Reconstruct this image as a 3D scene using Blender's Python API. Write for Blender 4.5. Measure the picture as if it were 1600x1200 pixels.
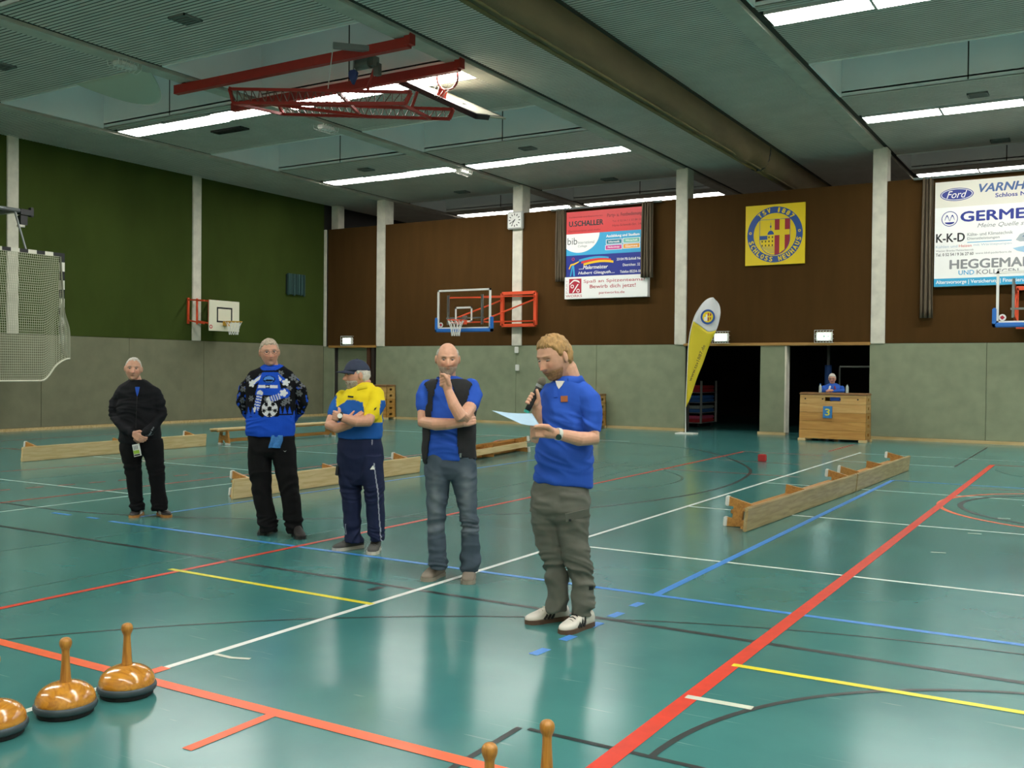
import bpy, bmesh, math, random
import numpy as np
from mathutils import Vector, Matrix, noise

for o in list(bpy.data.objects):
    bpy.data.objects.remove(o)
random.seed(7)
SC = bpy.context.scene
COL = SC.collection

# ------------------------------------------------------------------ camera
FPX, YAW, PITCH, ROLL, CH = 1539.8, .544263, .0141656, -.00938855, 1.55
_fw = np.array([-math.sin(YAW)*math.cos(PITCH), math.cos(YAW)*math.cos(PITCH), -math.sin(PITCH)])
_rt = np.array([math.cos(YAW), math.sin(YAW), 0.])
_dn = np.cross(_fw, _rt)
RT = _rt*math.cos(ROLL)+_dn*math.sin(ROLL)
DN = -_rt*math.sin(ROLL)+_dn*math.cos(ROLL)
FW = _fw
CAMP = np.array([0., 0., CH])
cam_d = bpy.data.cameras.new('camera')
cam_d.sensor_width = 36.0
cam_d.lens = 36.0*FPX/1600
cam_d.clip_start = .05
cam_d.clip_end = 300
cam = bpy.data.objects.new('camera', cam_d)
COL.objects.link(cam)
cam.matrix_world = Matrix(((RT[0], -DN[0], -FW[0], 0), (RT[1], -DN[1], -FW[1], 0), (RT[2], -DN[2], -FW[2], CH), (0, 0, 0, 1)))
SC.camera = cam

# ------------------------------------------------------------------ world, exposure
w = bpy.data.worlds.new('world')
SC.world = w
w.use_nodes = True
w.node_tree.nodes['Background'].inputs[0].default_value = (.02, .025, .035, 1)
w.node_tree.nodes['Background'].inputs[1].default_value = .3
SC.view_settings.view_transform = 'Standard'
SC.view_settings.look = 'None'
SC.view_settings.gamma = 1
SC.view_settings.use_curve_mapping = False
SC.view_settings.exposure = 0.0
LAMP = 30.0          # luminance of the ceiling luminaires

# ------------------------------------------------------------------ measuring: a ray through a point of the photograph
def ray(u, v):
    return RT*((u-800)/FPX)+DN*((v-600)/FPX)+FW
def fl(u, v, z=0.):
    d = ray(u, v); return CAMP+d*((z-CH)/d[2])
def onY(u, v, y):
    d = ray(u, v); return CAMP+d*(y/d[1])
def onX(u, v, x):
    d = ray(u, v); return CAMP+d*(x/d[0])
def atd(u, v, d):
    return CAMP+ray(u, v)*d
def depth(p):
    return float(np.dot(np.array(p)-CAMP, FW))

# ------------------------------------------------------------------ materials
def srgb(c):
    if isinstance(c, str):
        c = [int(c[i:i+2], 16)/255 for i in (0, 2, 4)]
    return tuple(x/12.92 if x <= .04045 else ((x+.055)/1.055)**2.4 for x in c[:3])
MATS = {}
def mat(name, col, rough=.6, metal=0., var=0., scale=8., stretch=(1, 1, 1), bump=0., bscale=60., spec=.5, coat=0., attr=None, emit=0.):
    if name in MATS: return MATS[name]
    m = bpy.data.materials.new(name); m.use_nodes = True
    nt = m.node_tree; N = nt.nodes; L = nt.links
    b = N['Principled BSDF']
    c = srgb(col)
    b.inputs['Base Color'].default_value = (*c, 1)
    b.inputs['Roughness'].default_value = rough
    b.inputs['Metallic'].default_value = metal
    b.inputs['Specular IOR Level'].default_value = spec
    b.inputs['Coat Weight'].default_value = coat
    b.inputs['Coat Roughness'].default_value = .12
    if emit:
        b.inputs['Emission Color'].default_value = (*c, 1)
        b.inputs['Emission Strength'].default_value = emit
    tc = None
    def mapping(sc):
        nonlocal tc
        if tc is None: tc = N.new('ShaderNodeTexCoord')
        mp = N.new('ShaderNodeMapping'); L.new(tc.outputs['Object'], mp.inputs['Vector'])
        mp.inputs['Scale'].default_value = sc
        return mp
    if attr:
        a = N.new('ShaderNodeAttribute'); a.attribute_name = attr
        L.new(a.outputs['Color'], b.inputs['Base Color'])
    if var:
        mp = mapping(stretch)
        n = N.new('ShaderNodeTexNoise'); n.inputs['Scale'].default_value = scale; n.inputs['Detail'].default_value = 5
        L.new(mp.outputs['Vector'], n.inputs['Vector'])
        r = N.new('ShaderNodeMapRange'); r.inputs['From Min'].default_value = .3; r.inputs['From Max'].default_value = .7
        r.inputs['To Min'].default_value = 1-var; r.inputs['To Max'].default_value = 1+var
        L.new(n.outputs['Fac'], r.inputs['Value'])
        mx = N.new('ShaderNodeMix'); mx.data_type = 'RGBA'; mx.blend_type = 'MULTIPLY'
        mx.inputs['Factor'].default_value = 1
        mx.inputs['A'].default_value = (*c, 1)
        if attr: L.new(a.outputs['Color'], mx.inputs['A'])
        L.new(r.outputs['Result'], mx.inputs['B'])
        L.new(mx.outputs['Result'], b.inputs['Base Color'])
    if bump:
        mp2 = mapping((1, 1, 1))
        n2 = N.new('ShaderNodeTexNoise'); n2.inputs['Scale'].default_value = bscale; n2.inputs['Detail'].default_value = 4
        L.new(mp2.outputs['Vector'], n2.inputs['Vector'])
        bp = N.new('ShaderNodeBump'); bp.inputs['Strength'].default_value = bump; bp.inputs['Distance'].default_value = .01
        L.new(n2.outputs['Fac'], bp.inputs['Height'])
        L.new(bp.outputs['Normal'], b.inputs['Normal'])
    MATS[name] = m
    return m

def wood_mat(name, col, dark, scale=1.0, rough=.45, coat=.2, axis=0, bands=9.):
    """boards with grain running along one axis"""
    if name in MATS: return MATS[name]
    m = bpy.data.materials.new(name); m.use_nodes = True
    nt = m.node_tree; N = nt.nodes; L = nt.links; b = N['Principled BSDF']
    tc = N.new('ShaderNodeTexCoord'); mp = N.new('ShaderNodeMapping')
    s = [14*scale]*3; s[axis] = 1.1*scale
    mp.inputs['Scale'].default_value = s
    L.new(tc.outputs['Object'], mp.inputs['Vector'])
    n = N.new('ShaderNodeTexNoise'); n.inputs['Scale'].default_value = 2.2; n.inputs['Detail'].default_value = 6; n.inputs['Distortion'].default_value = .8
    L.new(mp.outputs['Vector'], n.inputs['Vector'])
    r = N.new('ShaderNodeValToRGB')
    r.color_ramp.elements[0].position = .32; r.color_ramp.elements[0].color = (*srgb(dark), 1)
    r.color_ramp.elements[1].position = .62; r.color_ramp.elements[1].color = (*srgb(col), 1)
    L.new(n.outputs['Fac'], r.inputs['Fac']); L.new(r.outputs['Color'], b.inputs['Base Color'])
    b.inputs['Roughness'].default_value = rough; b.inputs['Coat Weight'].default_value = coat; b.inputs['Coat Roughness'].default_value = .2
    MATS[name] = m
    return m

def floor_mat():
    m = bpy.data.materials.new('sports_floor'); m.use_nodes = True
    nt = m.node_tree; N = nt.nodes; L = nt.links; b = N['Principled BSDF']
    tc = N.new('ShaderNodeTexCoord')
    def nz(scale, detail=4, st=(1, 1, 1), rot=0, dist=0):
        mp = N.new('ShaderNodeMapping'); mp.inputs['Scale'].default_value = st; mp.inputs['Rotation'].default_value = (0, 0, rot)
        L.new(tc.outputs['Object'], mp.inputs['Vector'])
        n = N.new('ShaderNodeTexNoise'); n.inputs['Scale'].default_value = scale; n.inputs['Detail'].default_value = detail; n.inputs['Distortion'].default_value = dist
        L.new(mp.outputs['Vector'], n.inputs['Vector']); return n.outputs['Fac']
    def rng(x, a, c, d, e):
        r = N.new('ShaderNodeMapRange'); r.inputs['From Min'].default_value = a; r.inputs['From Max'].default_value = c
        r.inputs['To Min'].default_value = d; r.inputs['To Max'].default_value = e; L.new(x, r.inputs['Value']); return r.outputs['Result']
    base = N.new('ShaderNodeMix'); base.data_type = 'RGBA'
    base.inputs['A'].default_value = (*srgb(FLOOR_A), 1); base.inputs['B'].default_value = (*srgb(FLOOR_B), 1)
    L.new(rng(nz(.9, 6), .35, .65, 0, 1), base.inputs['Factor'])
    # pale scuffs and scratches in a few directions
    cur = base.outputs['Result']
    for k, (rot, th) in enumerate(((.4, .705), (1.7, .715), (2.6, .71))):
        s = rng(nz(9, 3, (.18, 3.2, 1), rot, .4), th, th+.05, 0, .22)
        mx = N.new('ShaderNodeMix'); mx.data_type = 'RGBA'; L.new(s, mx.inputs['Factor']); L.new(cur, mx.inputs['A'])
        mx.inputs['B'].default_value = (*srgb('b9cfc6'), 1); cur = mx.outputs['Result']
    L.new(cur, b.inputs['Base Color'])
    L.new(rng(nz(1.2, 3), .3, .7, .17, .22), b.inputs['Roughness'])
    b.inputs['Specular IOR Level'].default_value = .5
    MATS['sports_floor'] = m
    return m
FLOOR_A, FLOOR_B = '3a7371', '45817d'

# ------------------------------------------------------------------ object helpers
def tag(o, label=None, cat=None, group=None, kind=None):
    if label: o['label'] = label
    if cat: o['category'] = cat
    if group: o['group'] = group
    if kind: o['kind'] = kind
    return o
def link(o, parent=None, world=True):
    COL.objects.link(o)
    if parent is not None:
        o.parent = parent
        if world: o.matrix_parent_inverse = Matrix.Translation(-parent.location)
    return o
def empty(name, loc, label=None, cat=None, group=None, rz=0.):
    o = bpy.data.objects.new(name, None); o.empty_display_size = .1
    o.location = Vector([float(x) for x in loc]); o.rotation_euler = (0, 0, rz)
    COL.objects.link(o)
    return tag(o, label, cat, group)
def copy_tree(o, parent=None):
    c = o.copy(); COL.objects.link(c); c.parent = parent
    for ch in list(o.children): copy_tree(ch, c)
    return c

class MB:
    def __init__(s): s.v = []; s.f = []
    def add(s, vs, fs):
        n = len(s.v); s.v.extend([tuple(float(c) for c in p) for p in vs]); s.f.extend([tuple(i+n for i in f) for f in fs]); return s
    def box(s, x0, x1, y0, y1, z0, z1, M=None):
        p = [(x, y, z) for z in (z0, z1) for y in (y0, y1) for x in (x0, x1)]
        if M is not None: p = [tuple(M @ Vector(q)) for q in p]
        return s.add(p, [(0, 2, 3, 1), (4, 5, 7, 6), (0, 1, 5, 4), (2, 6, 7, 3), (0, 4, 6, 2), (1, 3, 7, 5)])
    def cbox(s, c, size, M=None):
        a, b, d = c; x, y, z = [q/2 for q in size]
        return s.box(a-x, a+x, b-y, b+y, d-z, d+z, M)
    def bbox(s, x0, x1, y0, y1, z0, z1, r=.01, M=None):
        """box with chamfered edges"""
        bm = bmesh.new()
        vs = [bm.verts.new((x, y, z)) for z in (z0, z1) for y in (y0, y1) for x in (x0, x1)]
        for f in [(0, 2, 3, 1), (4, 5, 7, 6), (0, 1, 5, 4), (2, 6, 7, 3), (0, 4, 6, 2), (1, 3, 7, 5)]: bm.faces.new([vs[i] for i in f])
        bmesh.ops.bevel(bm, geom=bm.edges[:], offset=r, segments=2, affect='EDGES')
        bm.verts.index_update()
        p = [v.co.copy() for v in bm.verts]
        if M is not None: p = [M @ q for q in p]
        s.add(p, [[v.index for v in f.verts] for f in bm.faces]); bm.free(); return s
    def tube(s, pts, r, n=8, cap=True, closed=False):
        pts = [Vector([float(c) for c in p]) for p in pts]; m = len(pts)
        rs = r if isinstance(r, (list, tuple)) else [r]*m
        base = len(s.v); prev = None
        for i, p in enumerate(pts):
            if closed: t = pts[(i+1) % m]-pts[i-1]
            else: t = pts[min(i+1, m-1)]-pts[max(i-1, 0)]
            t.normalize()
            if prev is None:
                a = Vector((0, 0, 1)) if abs(t.z) < .9 else Vector((1, 0, 0))
                u = t.cross(a).normalized()
            else:
                u = (prev-t*prev.dot(t)).normalized()
            prev = u; w_ = t.cross(u)
            for k in range(n):
                an = 2*math.pi*k/n
                s.v.append(tuple(p+u*math.cos(an)*rs[i]+w_*math.sin(an)*rs[i]))
        for i in range(m if closed else m-1):
            j = (i+1) % m
            for k in range(n):
                l = (k+1) % n
                s.f.append((base+i*n+k, base+i*n+l, base+j*n+l, base+j*n+k))
        if cap and not closed:
            s.f.append(tuple(base+k for k in range(n))[::-1]); s.f.append(tuple(base+(m-1)*n+k for k in range(n)))
        return s
    def bar(s, p, q, w_, h, up=(0, 0, 1)):
        """square-section bar from p to q"""
        p = Vector([float(c) for c in p]); q = Vector([float(c) for c in q]); t = (q-p).normalized(); up = Vector(up)
        x = t.cross(up)
        if x.length < 1e-4: x = t.cross(Vector((1, 0, 0)))
        x.normalize(); y = x.cross(t)
        vs = [c+x*sx*w_/2+y*sy*h/2 for c in (p, q) for sx, sy in ((-1, -1), (1, -1), (1, 1), (-1, 1))]
        return s.add(vs, [(3, 2, 1, 0), (4, 5, 6, 7), (0, 1, 5, 4), (1, 2, 6, 5), (2, 3, 7, 6), (3, 0, 4, 7)])
    def lathe(s, prof, n=32, M=None):
        base = len(s.v)
        for r, z in prof:
            for k in range(n):
                a = 2*math.pi*k/n; p = Vector((r*math.cos(a), r*math.sin(a), z))
                s.v.append(tuple(M @ p if M is not None else p))
        for i in range(len(prof)-1):
            for k in range(n):
                l = (k+1) % n
                s.f.append((base+i*n+k, base+i*n+l, base+(i+1)*n+l, base+(i+1)*n+k))
        return s
    def prism(s, poly, d0, d1, M):
        """poly in local xy, extruded along local z from d0 to d1"""
        n = len(poly)
        vs = [M @ Vector((x, y, d)) for d in (d0, d1) for x, y in poly]
        fs = [tuple(range(n))[::-1], tuple(range(n, 2*n))]+[(i, (i+1) % n, n+(i+1) % n, n+i) for i in range(n)]
        return s.add(vs, fs)
    def build(s, name, m, parent=None, smooth=False, world=True):
        me = bpy.data.meshes.new(name); me.from_pydata(s.v, [], s.f)
        bm = bmesh.new(); bm.from_mesh(me); bmesh.ops.recalc_face_normals(bm, faces=bm.faces[:]); bm.to_mesh(me); bm.free()
        me.materials.append(m)
        if smooth: me.polygons.foreach_set('use_smooth', [True]*len(me.polygons))
        return link(bpy.data.objects.new(name, me), parent, world)

def frame_m(o, x, y, z):
    return Matrix(((x[0], y[0], z[0], o[0]), (x[1], y[1], z[1], o[1]), (x[2], y[2], z[2], o[2]), (0, 0, 0, 1)))

_font_cache = {}
def text_mesh(body, shear=0., spacing=1.):
    key = (body, shear, spacing)
    if key not in _font_cache:
        cu = bpy.data.curves.new('lettering', 'FONT'); cu.body = body; cu.size = 1; cu.shear = shear; cu.space_character = spacing
        cu.dimensions = '2D'; cu.fill_mode = 'BOTH'; cu.resolution_u = 3
        ob = bpy.data.objects.new('lettering', cu)
        me = bpy.data.meshes.new_from_object(ob)
        v = np.array([q.co[:2] for q in me.vertices]) if len(me.vertices) else np.zeros((1, 2))
        f = [tuple(p.vertices) for p in me.polygons]
        lo, hi = v.min(0), v.max(0)
        v = (v-lo)/np.maximum(hi-lo, 1e-6)
        _font_cache[key] = (v, f)
        bpy.data.objects.remove(ob); bpy.data.curves.remove(cu); bpy.data.meshes.remove(me)
    return _font_cache[key]
def text(parent, body, M, x0, y0, x1, y1, m, bold=0., shear=0., spacing=1., name='lettering'):
    """lettering stretched into the rectangle x0..x1, y0..y1 of the local plane M; bold strokes by overlaid shifts"""
    v, f = text_mesh(body, shear, spacing)
    s = bold*1.6*(y1-y0); mb = MB()
    for k, (dx, dy) in enumerate(((0, 0),) if s < 1e-6 else ((-s, 0), (s, 0), (0, s*.7), (0, -s*.7), (0, 0))):
        mb.add([M @ Vector((x0+s+(x1-x0-2*s)*a+dx, y0+(y1-y0)*b+dy, .00004*k)) for a, b in v], f)
    me = bpy.data.meshes.new(name); me.from_pydata(mb.v, [], mb.f); me.materials.append(m)
    return link(bpy.data.objects.new(name, me), parent)
def flat(parent, name, poly, M, m, z=0.):
    mb = MB(); mb.add([M @ Vector((x, y, z)) for x, y in poly], [tuple(range(len(poly)))])
    me = bpy.data.meshes.new(name); me.from_pydata(mb.v, [], mb.f); me.materials.append(m)
    return link(bpy.data.objects.new(name, me), parent)
def ell(cx, cy, rx, ry, n=40, a0=0., a1=2*math.pi):
    return [(cx+rx*math.cos(a0+(a1-a0)*k/n), cy+ry*math.sin(a0+(a1-a0)*k/n)) for k in range(n if abs(a1-a0-2*math.pi) < 1e-6 else n+1)]
def ringpoly(parent, name, cx, cy, r0, r1, M, m, z=0., n=48, sy=1.):
    mb = MB()
    mb.add([M @ Vector((cx+r*math.cos(2*math.pi*k/n), cy+sy*r*math.sin(2*math.pi*k/n), z)) for r in (r0, r1) for k in range(n)],
           [(k, (k+1) % n, n+(k+1) % n, n+k) for k in range(n)])
    me = bpy.data.meshes.new(name); me.from_pydata(mb.v, [], mb.f); me.materials.append(m)
    return link(bpy.data.objects.new(name, me), parent)
# ================================================================== the hall
XL, XR, YB, YF = -21.9, 12.7, 24.3, -3.0       # left wall, right wall, far wall, wall behind the camera
ZC = 6.85                                      # ceiling
ZP = 2.26                                      # top of the lower wall padding
XBEAM = [-19.25, -14.4, -9.4, -4.5, .45, 5.4, 10.35]   # right edges of the ceiling beams

mfloor = floor_mat()
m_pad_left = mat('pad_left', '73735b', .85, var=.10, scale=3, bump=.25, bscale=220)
m_pad = mat('pad_back', '858d72', .85, var=.10, scale=3, bump=.25, bscale=220)
m_green = mat('green_textile', '3d4a1f', .95, var=.12, scale=1.2, stretch=(1, 1, .5), bump=.4, bscale=160, spec=.1)
m_brown = mat('brown_textile', '4b3419', .95, var=.08, scale=3., stretch=(1.5, 1.5, .25), bump=.4, bscale=160, spec=.1)
m_conc = mat('concrete', 'd4d0c0', .85, var=.10, scale=5, bump=.2, bscale=60)
m_beam = mat('beam_concrete', 'bab5a8', .85, var=.12, scale=3, bump=.2, bscale=50)
m_slat = mat('ceiling_slat', 'd0cac0', .6, var=.06, scale=2)
m_slat_dark = mat('slat_backing', '2c3431', .9)
m_shaft = mat('skylight_shaft', 'e6e9e6', .8, var=.04, scale=1)
m_gap = mat('dark_gap', '3a372f', .9)
m_skirt = wood_mat('skirting_wood', 'cdb585', 'b2965f', .6)
m_trimwood = wood_mat('door_trim_wood', 'b98f4c', '9a7034', .6)
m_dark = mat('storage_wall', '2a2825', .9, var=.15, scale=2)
m_plain = mat('plain_wall', '7d7f74', .9)
M_LINE = {k: mat('paint_'+k, c, .35, var=.08, scale=12) for k, c in dict(
    red='d23a22', deepred='b53a30', orange='e8663c', white='dfe3dc', thinwhite='bcd0c6', blue='3f86d2', yellow='dcd22a', black='2d3433', thinblack='3c5b52', tape='c6cdbb').items()}

fo = MB().box(XL-.4, XR+.4, YF-.4, 34.8, -.12, 0).build('floor', mfloor); tag(fo, kind='structure')
LAY = [0]
def stripe(pts, wd, m, label=None):
    """painted court marking: a flat band along a polyline on the floor"""
    pts = [np.array(p[:2], float) for p in pts]
    LAY[0] += 1; z = .0004+LAY[0]*.00003
    vs, fs = [], []
    for i, p in enumerate(pts):
        t = pts[min(i+1, len(pts)-1)]-pts[max(i-1, 0)]; t /= np.linalg.norm(t); n = np.array([-t[1], t[0]])*wd/2
        vs += [(*(p-n), z), (*(p+n), z)]
    for i in range(len(pts)-1): fs.append((2*i, 2*i+2, 2*i+3, 2*i+1))
    o = MB().add(vs, fs).build('court_line', M_LINE[m], fo)
    if label: o['label'] = label
    return o
def smooth(pts, n=8):
    pts = [np.array(p, float) for p in pts]; out = []
    P = [2*pts[0]-pts[1]]+pts+[2*pts[-1]-pts[-2]]
    for i in range(1, len(P)-2):
        for k in range(n):
            t = k/n; a, b, c, d = P[i-1:i+3]
            out.append(.5*((2*b)+(-a+c)*t+(2*a-5*b+4*c-d)*t*t+(-a+3*b-3*c+d)*t**3))
    out.append(pts[-1]); return out
def circ(cx, cy, r, a0, a1, n=60):
    return [(cx+r*math.cos(a0+(a1-a0)*k/n), cy+r*math.sin(a0+(a1-a0)*k/n)) for k in range(n+1)]
R_ = math.radians
# thin, dull lines first, bold tape last
stripe([(-6.46, -2.5), (-6.42, 4.66), (-6.34, 6.19), (-6.3, 12.6), (-6.6, 17.6)], .02, 'thinblack')
stripe([(-7.88, -2.5), (-7.88, 4.81), (-7.69, 6.5)], .02, 'thinblack')
stripe([(-6.84, 9.5), (-6.84, 10.6), (-6.95, 15.3)], .025, 'thinblack')
stripe(smooth([(-5.7, 11.35), (-5.3, 12.06), (-5.16, 12.8), (-5.27, 13.51), (-5.69, 14.16), (-6.29, 14.64), (-7.0, 14.85), (-7.62, 15.28)]), .04, 'thinblack')
stripe(smooth([(-12.9, 7.0), (-11.8, 6.6), (-10.76, 6.52), (-9.56, 6.54), (-8.54, 6.76), (-7.45, 7.27), (-6.93, 7.65), (-5.48, 9.07), (-4.98, 10.01), (-4.64, 11.05), (-4.44, 12.2), (-4.46, 13.47), (-4.74, 15.01), (-5.27, 16.24), (-6.09, 17.55), (-7.16, 18.81), (-8.89, 19.5), (-11, 20)]), .05, 'black', 'black curved court line')
stripe(smooth([(-9.5, 20.), (-11.2, 18.9), (-11.5, 18.5), (-11.0, 17.3), (-10.5, 16.2), (-10.2, 15.)]), .05, 'deepred')
stripe([(-12.42, 20.0), (-12.47, 19.0)], .03, 'deepred')
stripe([(-10, -2.5), (-10.0, 19.9)], .04, 'thinwhite')
stripe([(-14.3, 5), (-13.7, 9), (-13.45, 11), (-13.5, 14.5), (-13.65, 15.9)], .04, 'deepred')
stripe([(-12.55, 6.5), (-12.5, 13)], .02, 'thinblack')
stripe([(-12.9, 7.85), (-10.05, 7.85)], .04, 'thinwhite')
stripe([(-14.9, 10.75), (-10.05, 10.65)], .04, 'thinwhite')
stripe([(-14.9, 13.62), (-10.05, 13.67)], .04, 'thinwhite')
stripe([(-16, 19.55), (-9., 19.9)], .04, 'thinwhite')
stripe([(-18.5, 10.8), (-16.6, 10.85)], .04, 'deepred')
stripe([(-19.3, 9), (-19.4, 15)], .04, 'deepred')
stripe([(-17.7, 12.8), (-15.2, 12.8)], .04, 'thinwhite')
for k in range(8):
    a = np.array([-11.75, 7.05])+np.array([.13, .78])*k*.52
    stripe([a, a+np.array([.04, .22])], .045, 'deepred')
stripe([(-10.66, -2.5), (-10.66, 18.8)], .05, 'deepred', 'red court line')
stripe([(-4.71, 19.9), (-4.71, 22.2)], .04, 'deepred')
stripe([(-6.1, 14.65), (-4.3, 14.72), (-3.9, 14.72)], .04, 'deepred')
stripe([(-6.07, 18.82), (-4.5, 18.82)], .04, 'deepred')
stripe([(-5.9, 16.78), (-4.4, 16.72)], .03, 'deepred')
stripe([(-2.18, 17.92), (-2.18, 23.06)], .035, 'black')
for y, a, b in ((19.75, -4.12, 2.), (17.88, -4.12, -2.18), (13.68, -4.12, 3.), (10.74, -4.12, 3.), (7.76, -4.12, 3.)):
    stripe([(a, y), (b, y)], .045, 'white' if y < 12 else 'thinwhite', 'white cross line')
stripe([(-2.66, 15.1), (3, 15.1)], .05, 'blue')
stripe(circ(.13, 12.9, 1.62, R_(60), R_(300)), .06, 'black')
stripe(circ(.13, 12.9, 1.85, R_(60), R_(300)), .06, 'orange')
stripe([(-1.68, 14.72), (2, 14.8)], .03, 'deepred')
stripe(smooth([(-1.55, 17.74), (-1.31, 17.09), (-1.08, 16.84), (-.5, 16.6)]), .03, 'thinblack')
stripe([(-1.68, 18.7), (2, 18.7)], .05, 'deepred')
stripe(circ(.0, -.2, 6.34, R_(60), R_(150)), .02, 'black', 'thin black arc')
stripe([(-9.5, 6.37), (-9.2, 6.37)], .05, 'blue'); stripe([(-8.93, 6.38), (-8.76, 6.38)], .05, 'blue')
stripe([(-8.52, 6.34), (-.2, 6.34), (4, 6.34)], .055, 'blue', 'blue cross line')
stripe([(-8.52, 6.6), (-8.52, 7.1), (-8.45, 17)], .045, 'blue')
stripe([(-6.02, -2.5), (-6.02, 4), (-6.0, 8), (-6.02, 14), (-6.07, 18.82)], .055, 'red', 'long red court line')
stripe([(-14, 5.56), (4, 5.56)], .05, 'black', 'black cross line')
stripe([(-4.13, 3.3), (-4.12, 20.0)], .045, 'white', 'long white court line')
stripe([(-4.13, -2.5), (-4.13, 3.3)], .045, 'white')
stripe([(-2.66, 6.34), (-2.66, 15.1)], .06, 'blue', 'long blue court line')
for a, b in ((5.95, 6.08), (5.62, 5.76), (5.33, 5.46), (4.98, 5.1), (4.64, 4.78)):
    stripe([(-2.66, a), (-2.65, b)], .06, 'blue', 'blue dash')
stripe([(-4.4, 5.37), (-4.39, 5.5)], .06, 'black')
stripe([(-2.16, 1.5), (-2.16, 3.66)], .03, 'black'); stripe([(-2.12, 3.665), (2.6, 3.665)], .03, 'black')
stripe(circ(.25, 3.67, 1.8, R_(0), R_(180)), .032, 'black', 'black half circle')
stripe([(-6.13, 5.09), (-4.12, 5.06)], .05, 'yellow', 'yellow line')
stripe([(-1.68, -2.5), (-1.68, 18.68)], .085, 'red', 'broad red line')
stripe([(-1.68, 5.055), (3.0, 5.1)], .05, 'yellow', 'yellow line')
stripe([(-7.5, 3.225), (-1.0, 3.225)], .075, 'orange', 'broad orange line')
stripe([(-3.17, 2.72), (-3.17, 3.21)], .055, 'orange')
stripe([(-4.13, 3.27), (-4.13, 3.41)], .07, 'orange')
stripe([(-1.7, 4.44), (-1.38, 4.45)], .05, 'tape', 'strip of grey adhesive tape')
stripe([(-4.1, 3.71), (-3.98, 3.71), (-3.88, 3.75)], .03, 'tape')
for i in range(5):
    y = 9.2+i*1.3
    stripe([(-1.3+.5*i*.3, y), (-1.18+.5*i*.3, y+.03)], .03, 'tape')

# ------------------------------------------------------------------ walls
def wall(name, x0, x1, y0, y1, z0, z1, m):
    o = MB().box(x0, x1, y0, y1, z0, z1).build(name, m); return tag(o, kind='structure')
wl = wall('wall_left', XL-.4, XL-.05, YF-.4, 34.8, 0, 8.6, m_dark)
wb_ = MB()
OP = [(-9.44, -7.46), (-6.84, -4.84)]                # openings to the store room
OPL = (-21.45, -19.72)                               # niche at the left end of the far wall
segs = [(XL, OPL[0]), (OPL[1], OP[0][0]), (OP[0][1], OP[1][0]), (OP[1][1], XR)]
for a, b in segs: wb_.box(a, b, YB+.05, YB+.32, 0, ZP)
wb_.box(XL, XR, YB+.05, YB+.32, ZP, 6.02)
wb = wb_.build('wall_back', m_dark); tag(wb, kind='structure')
m_cream = mat('cream_wall', 'd9cbb0', .9)
wf = wall('wall_front', XL-.4, XR+.4, YF-.4, YF, 0, 8.6, m_cream)
wr = wall('wall_right', XR, XR+.4, YF, 34.8, 0, 8.6, m_cream)
wg = wall('wall_gallery', XL-.4, XR+.4, 34.5, 34.8, 0, 8.6, m_dark)
# store room behind the openings
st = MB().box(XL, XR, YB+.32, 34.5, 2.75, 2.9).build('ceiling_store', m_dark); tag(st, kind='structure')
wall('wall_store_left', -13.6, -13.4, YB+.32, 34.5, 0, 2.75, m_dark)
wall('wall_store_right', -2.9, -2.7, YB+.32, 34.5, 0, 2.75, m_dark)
nb = MB().box(OPL[0]-.05, OPL[1]+.05, YB+.2, YB+.3, 0, 2.25).build('wall_niche', m_pad); tag(nb, kind='structure')
# padding and textile panels as pieces of their wall
def panels(parent, spans, z0, z1, m, axis, face, th, name='wall_panel'):
    for a, b in spans:
        g = .004
        if axis == 'x': mb = MB().bbox(a+g, b-g, face, face+th, z0+g, z1-g, .004)
        else: mb = MB().bbox(face-th, face, a+g, b-g, z0+g, z1-g, .004)
        mb.build(name, m, parent)
def cut(a, b, n): return [(a+(b-a)*k/n, a+(b-a)*(k+1)/n) for k in range(n)]
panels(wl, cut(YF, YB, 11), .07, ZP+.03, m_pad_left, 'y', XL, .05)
panels(wl, [(YF, 2.9), (2.9, 8.2), (8.2, 13.5), (13.78, 18.91), (19.21, YB)], ZP+.03, 6.9, m_green, 'y', XL-.005, .045)
low = [(XL, OPL[0])]+cut(OPL[1], OP[0][0], 4)+[(OP[0][1], OP[1][0])]+cut(OP[1][1], XR, 7)
panels(wb, low, .07, ZP, m_pad, 'x', YB, .05)
COLX = [(-19.7, -19.38), (-14.72, -14.4), (-9.74, -9.42), (-4.82, -4.5), (.12, .44), (5.08, 5.4), (10.0, 10.32)]
up = []; a = XL+.17
for c in COLX: up.append((a, c[0])); a = c[1]
up.append((a, XR))
panels(wb, up, ZP, 6.05, m_brown, 'x', YB+.005, .045)
# skirting of pale wood
def skirt(name, x0, x1, y0, y1):
    o = MB().box(x0, x1, y0, y1, 0, .07).build(name, m_skirt); tag(o, kind='structure')
skirt('baseboard_left', XL-.05, XL+.02, YF, YB)
for k, (a, b) in enumerate(segs): skirt('baseboard_back' if k == 0 else 'baseboard_back_%d' % (k+1), a-(.04 if k == 2 else 0), b+(.04 if k == 2 else 0), YB-.03, YB+.06)
tn = [0]
def trim(x0, x1, y0, y1, z0, z1, m):
    tn[0] += 1; o = MB().bbox(x0, x1, y0, y1, z0, z1, .012).build('trim_%d' % tn[0], m); return tag(o, kind='structure')
for a, b in ((OP[0][0]-.05, OP[1][1]+.02), (OPL[0]-.22, OPL[1]+.02)): trim(a, b, YB-.035, YB+.05, ZP-.045, ZP+.03, m_trimwood)
trim(-6.845, -6.80, YB-.01, YB+.3, .0, ZP-.05, m_conc)                   # pale edge of the middle pier
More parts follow.
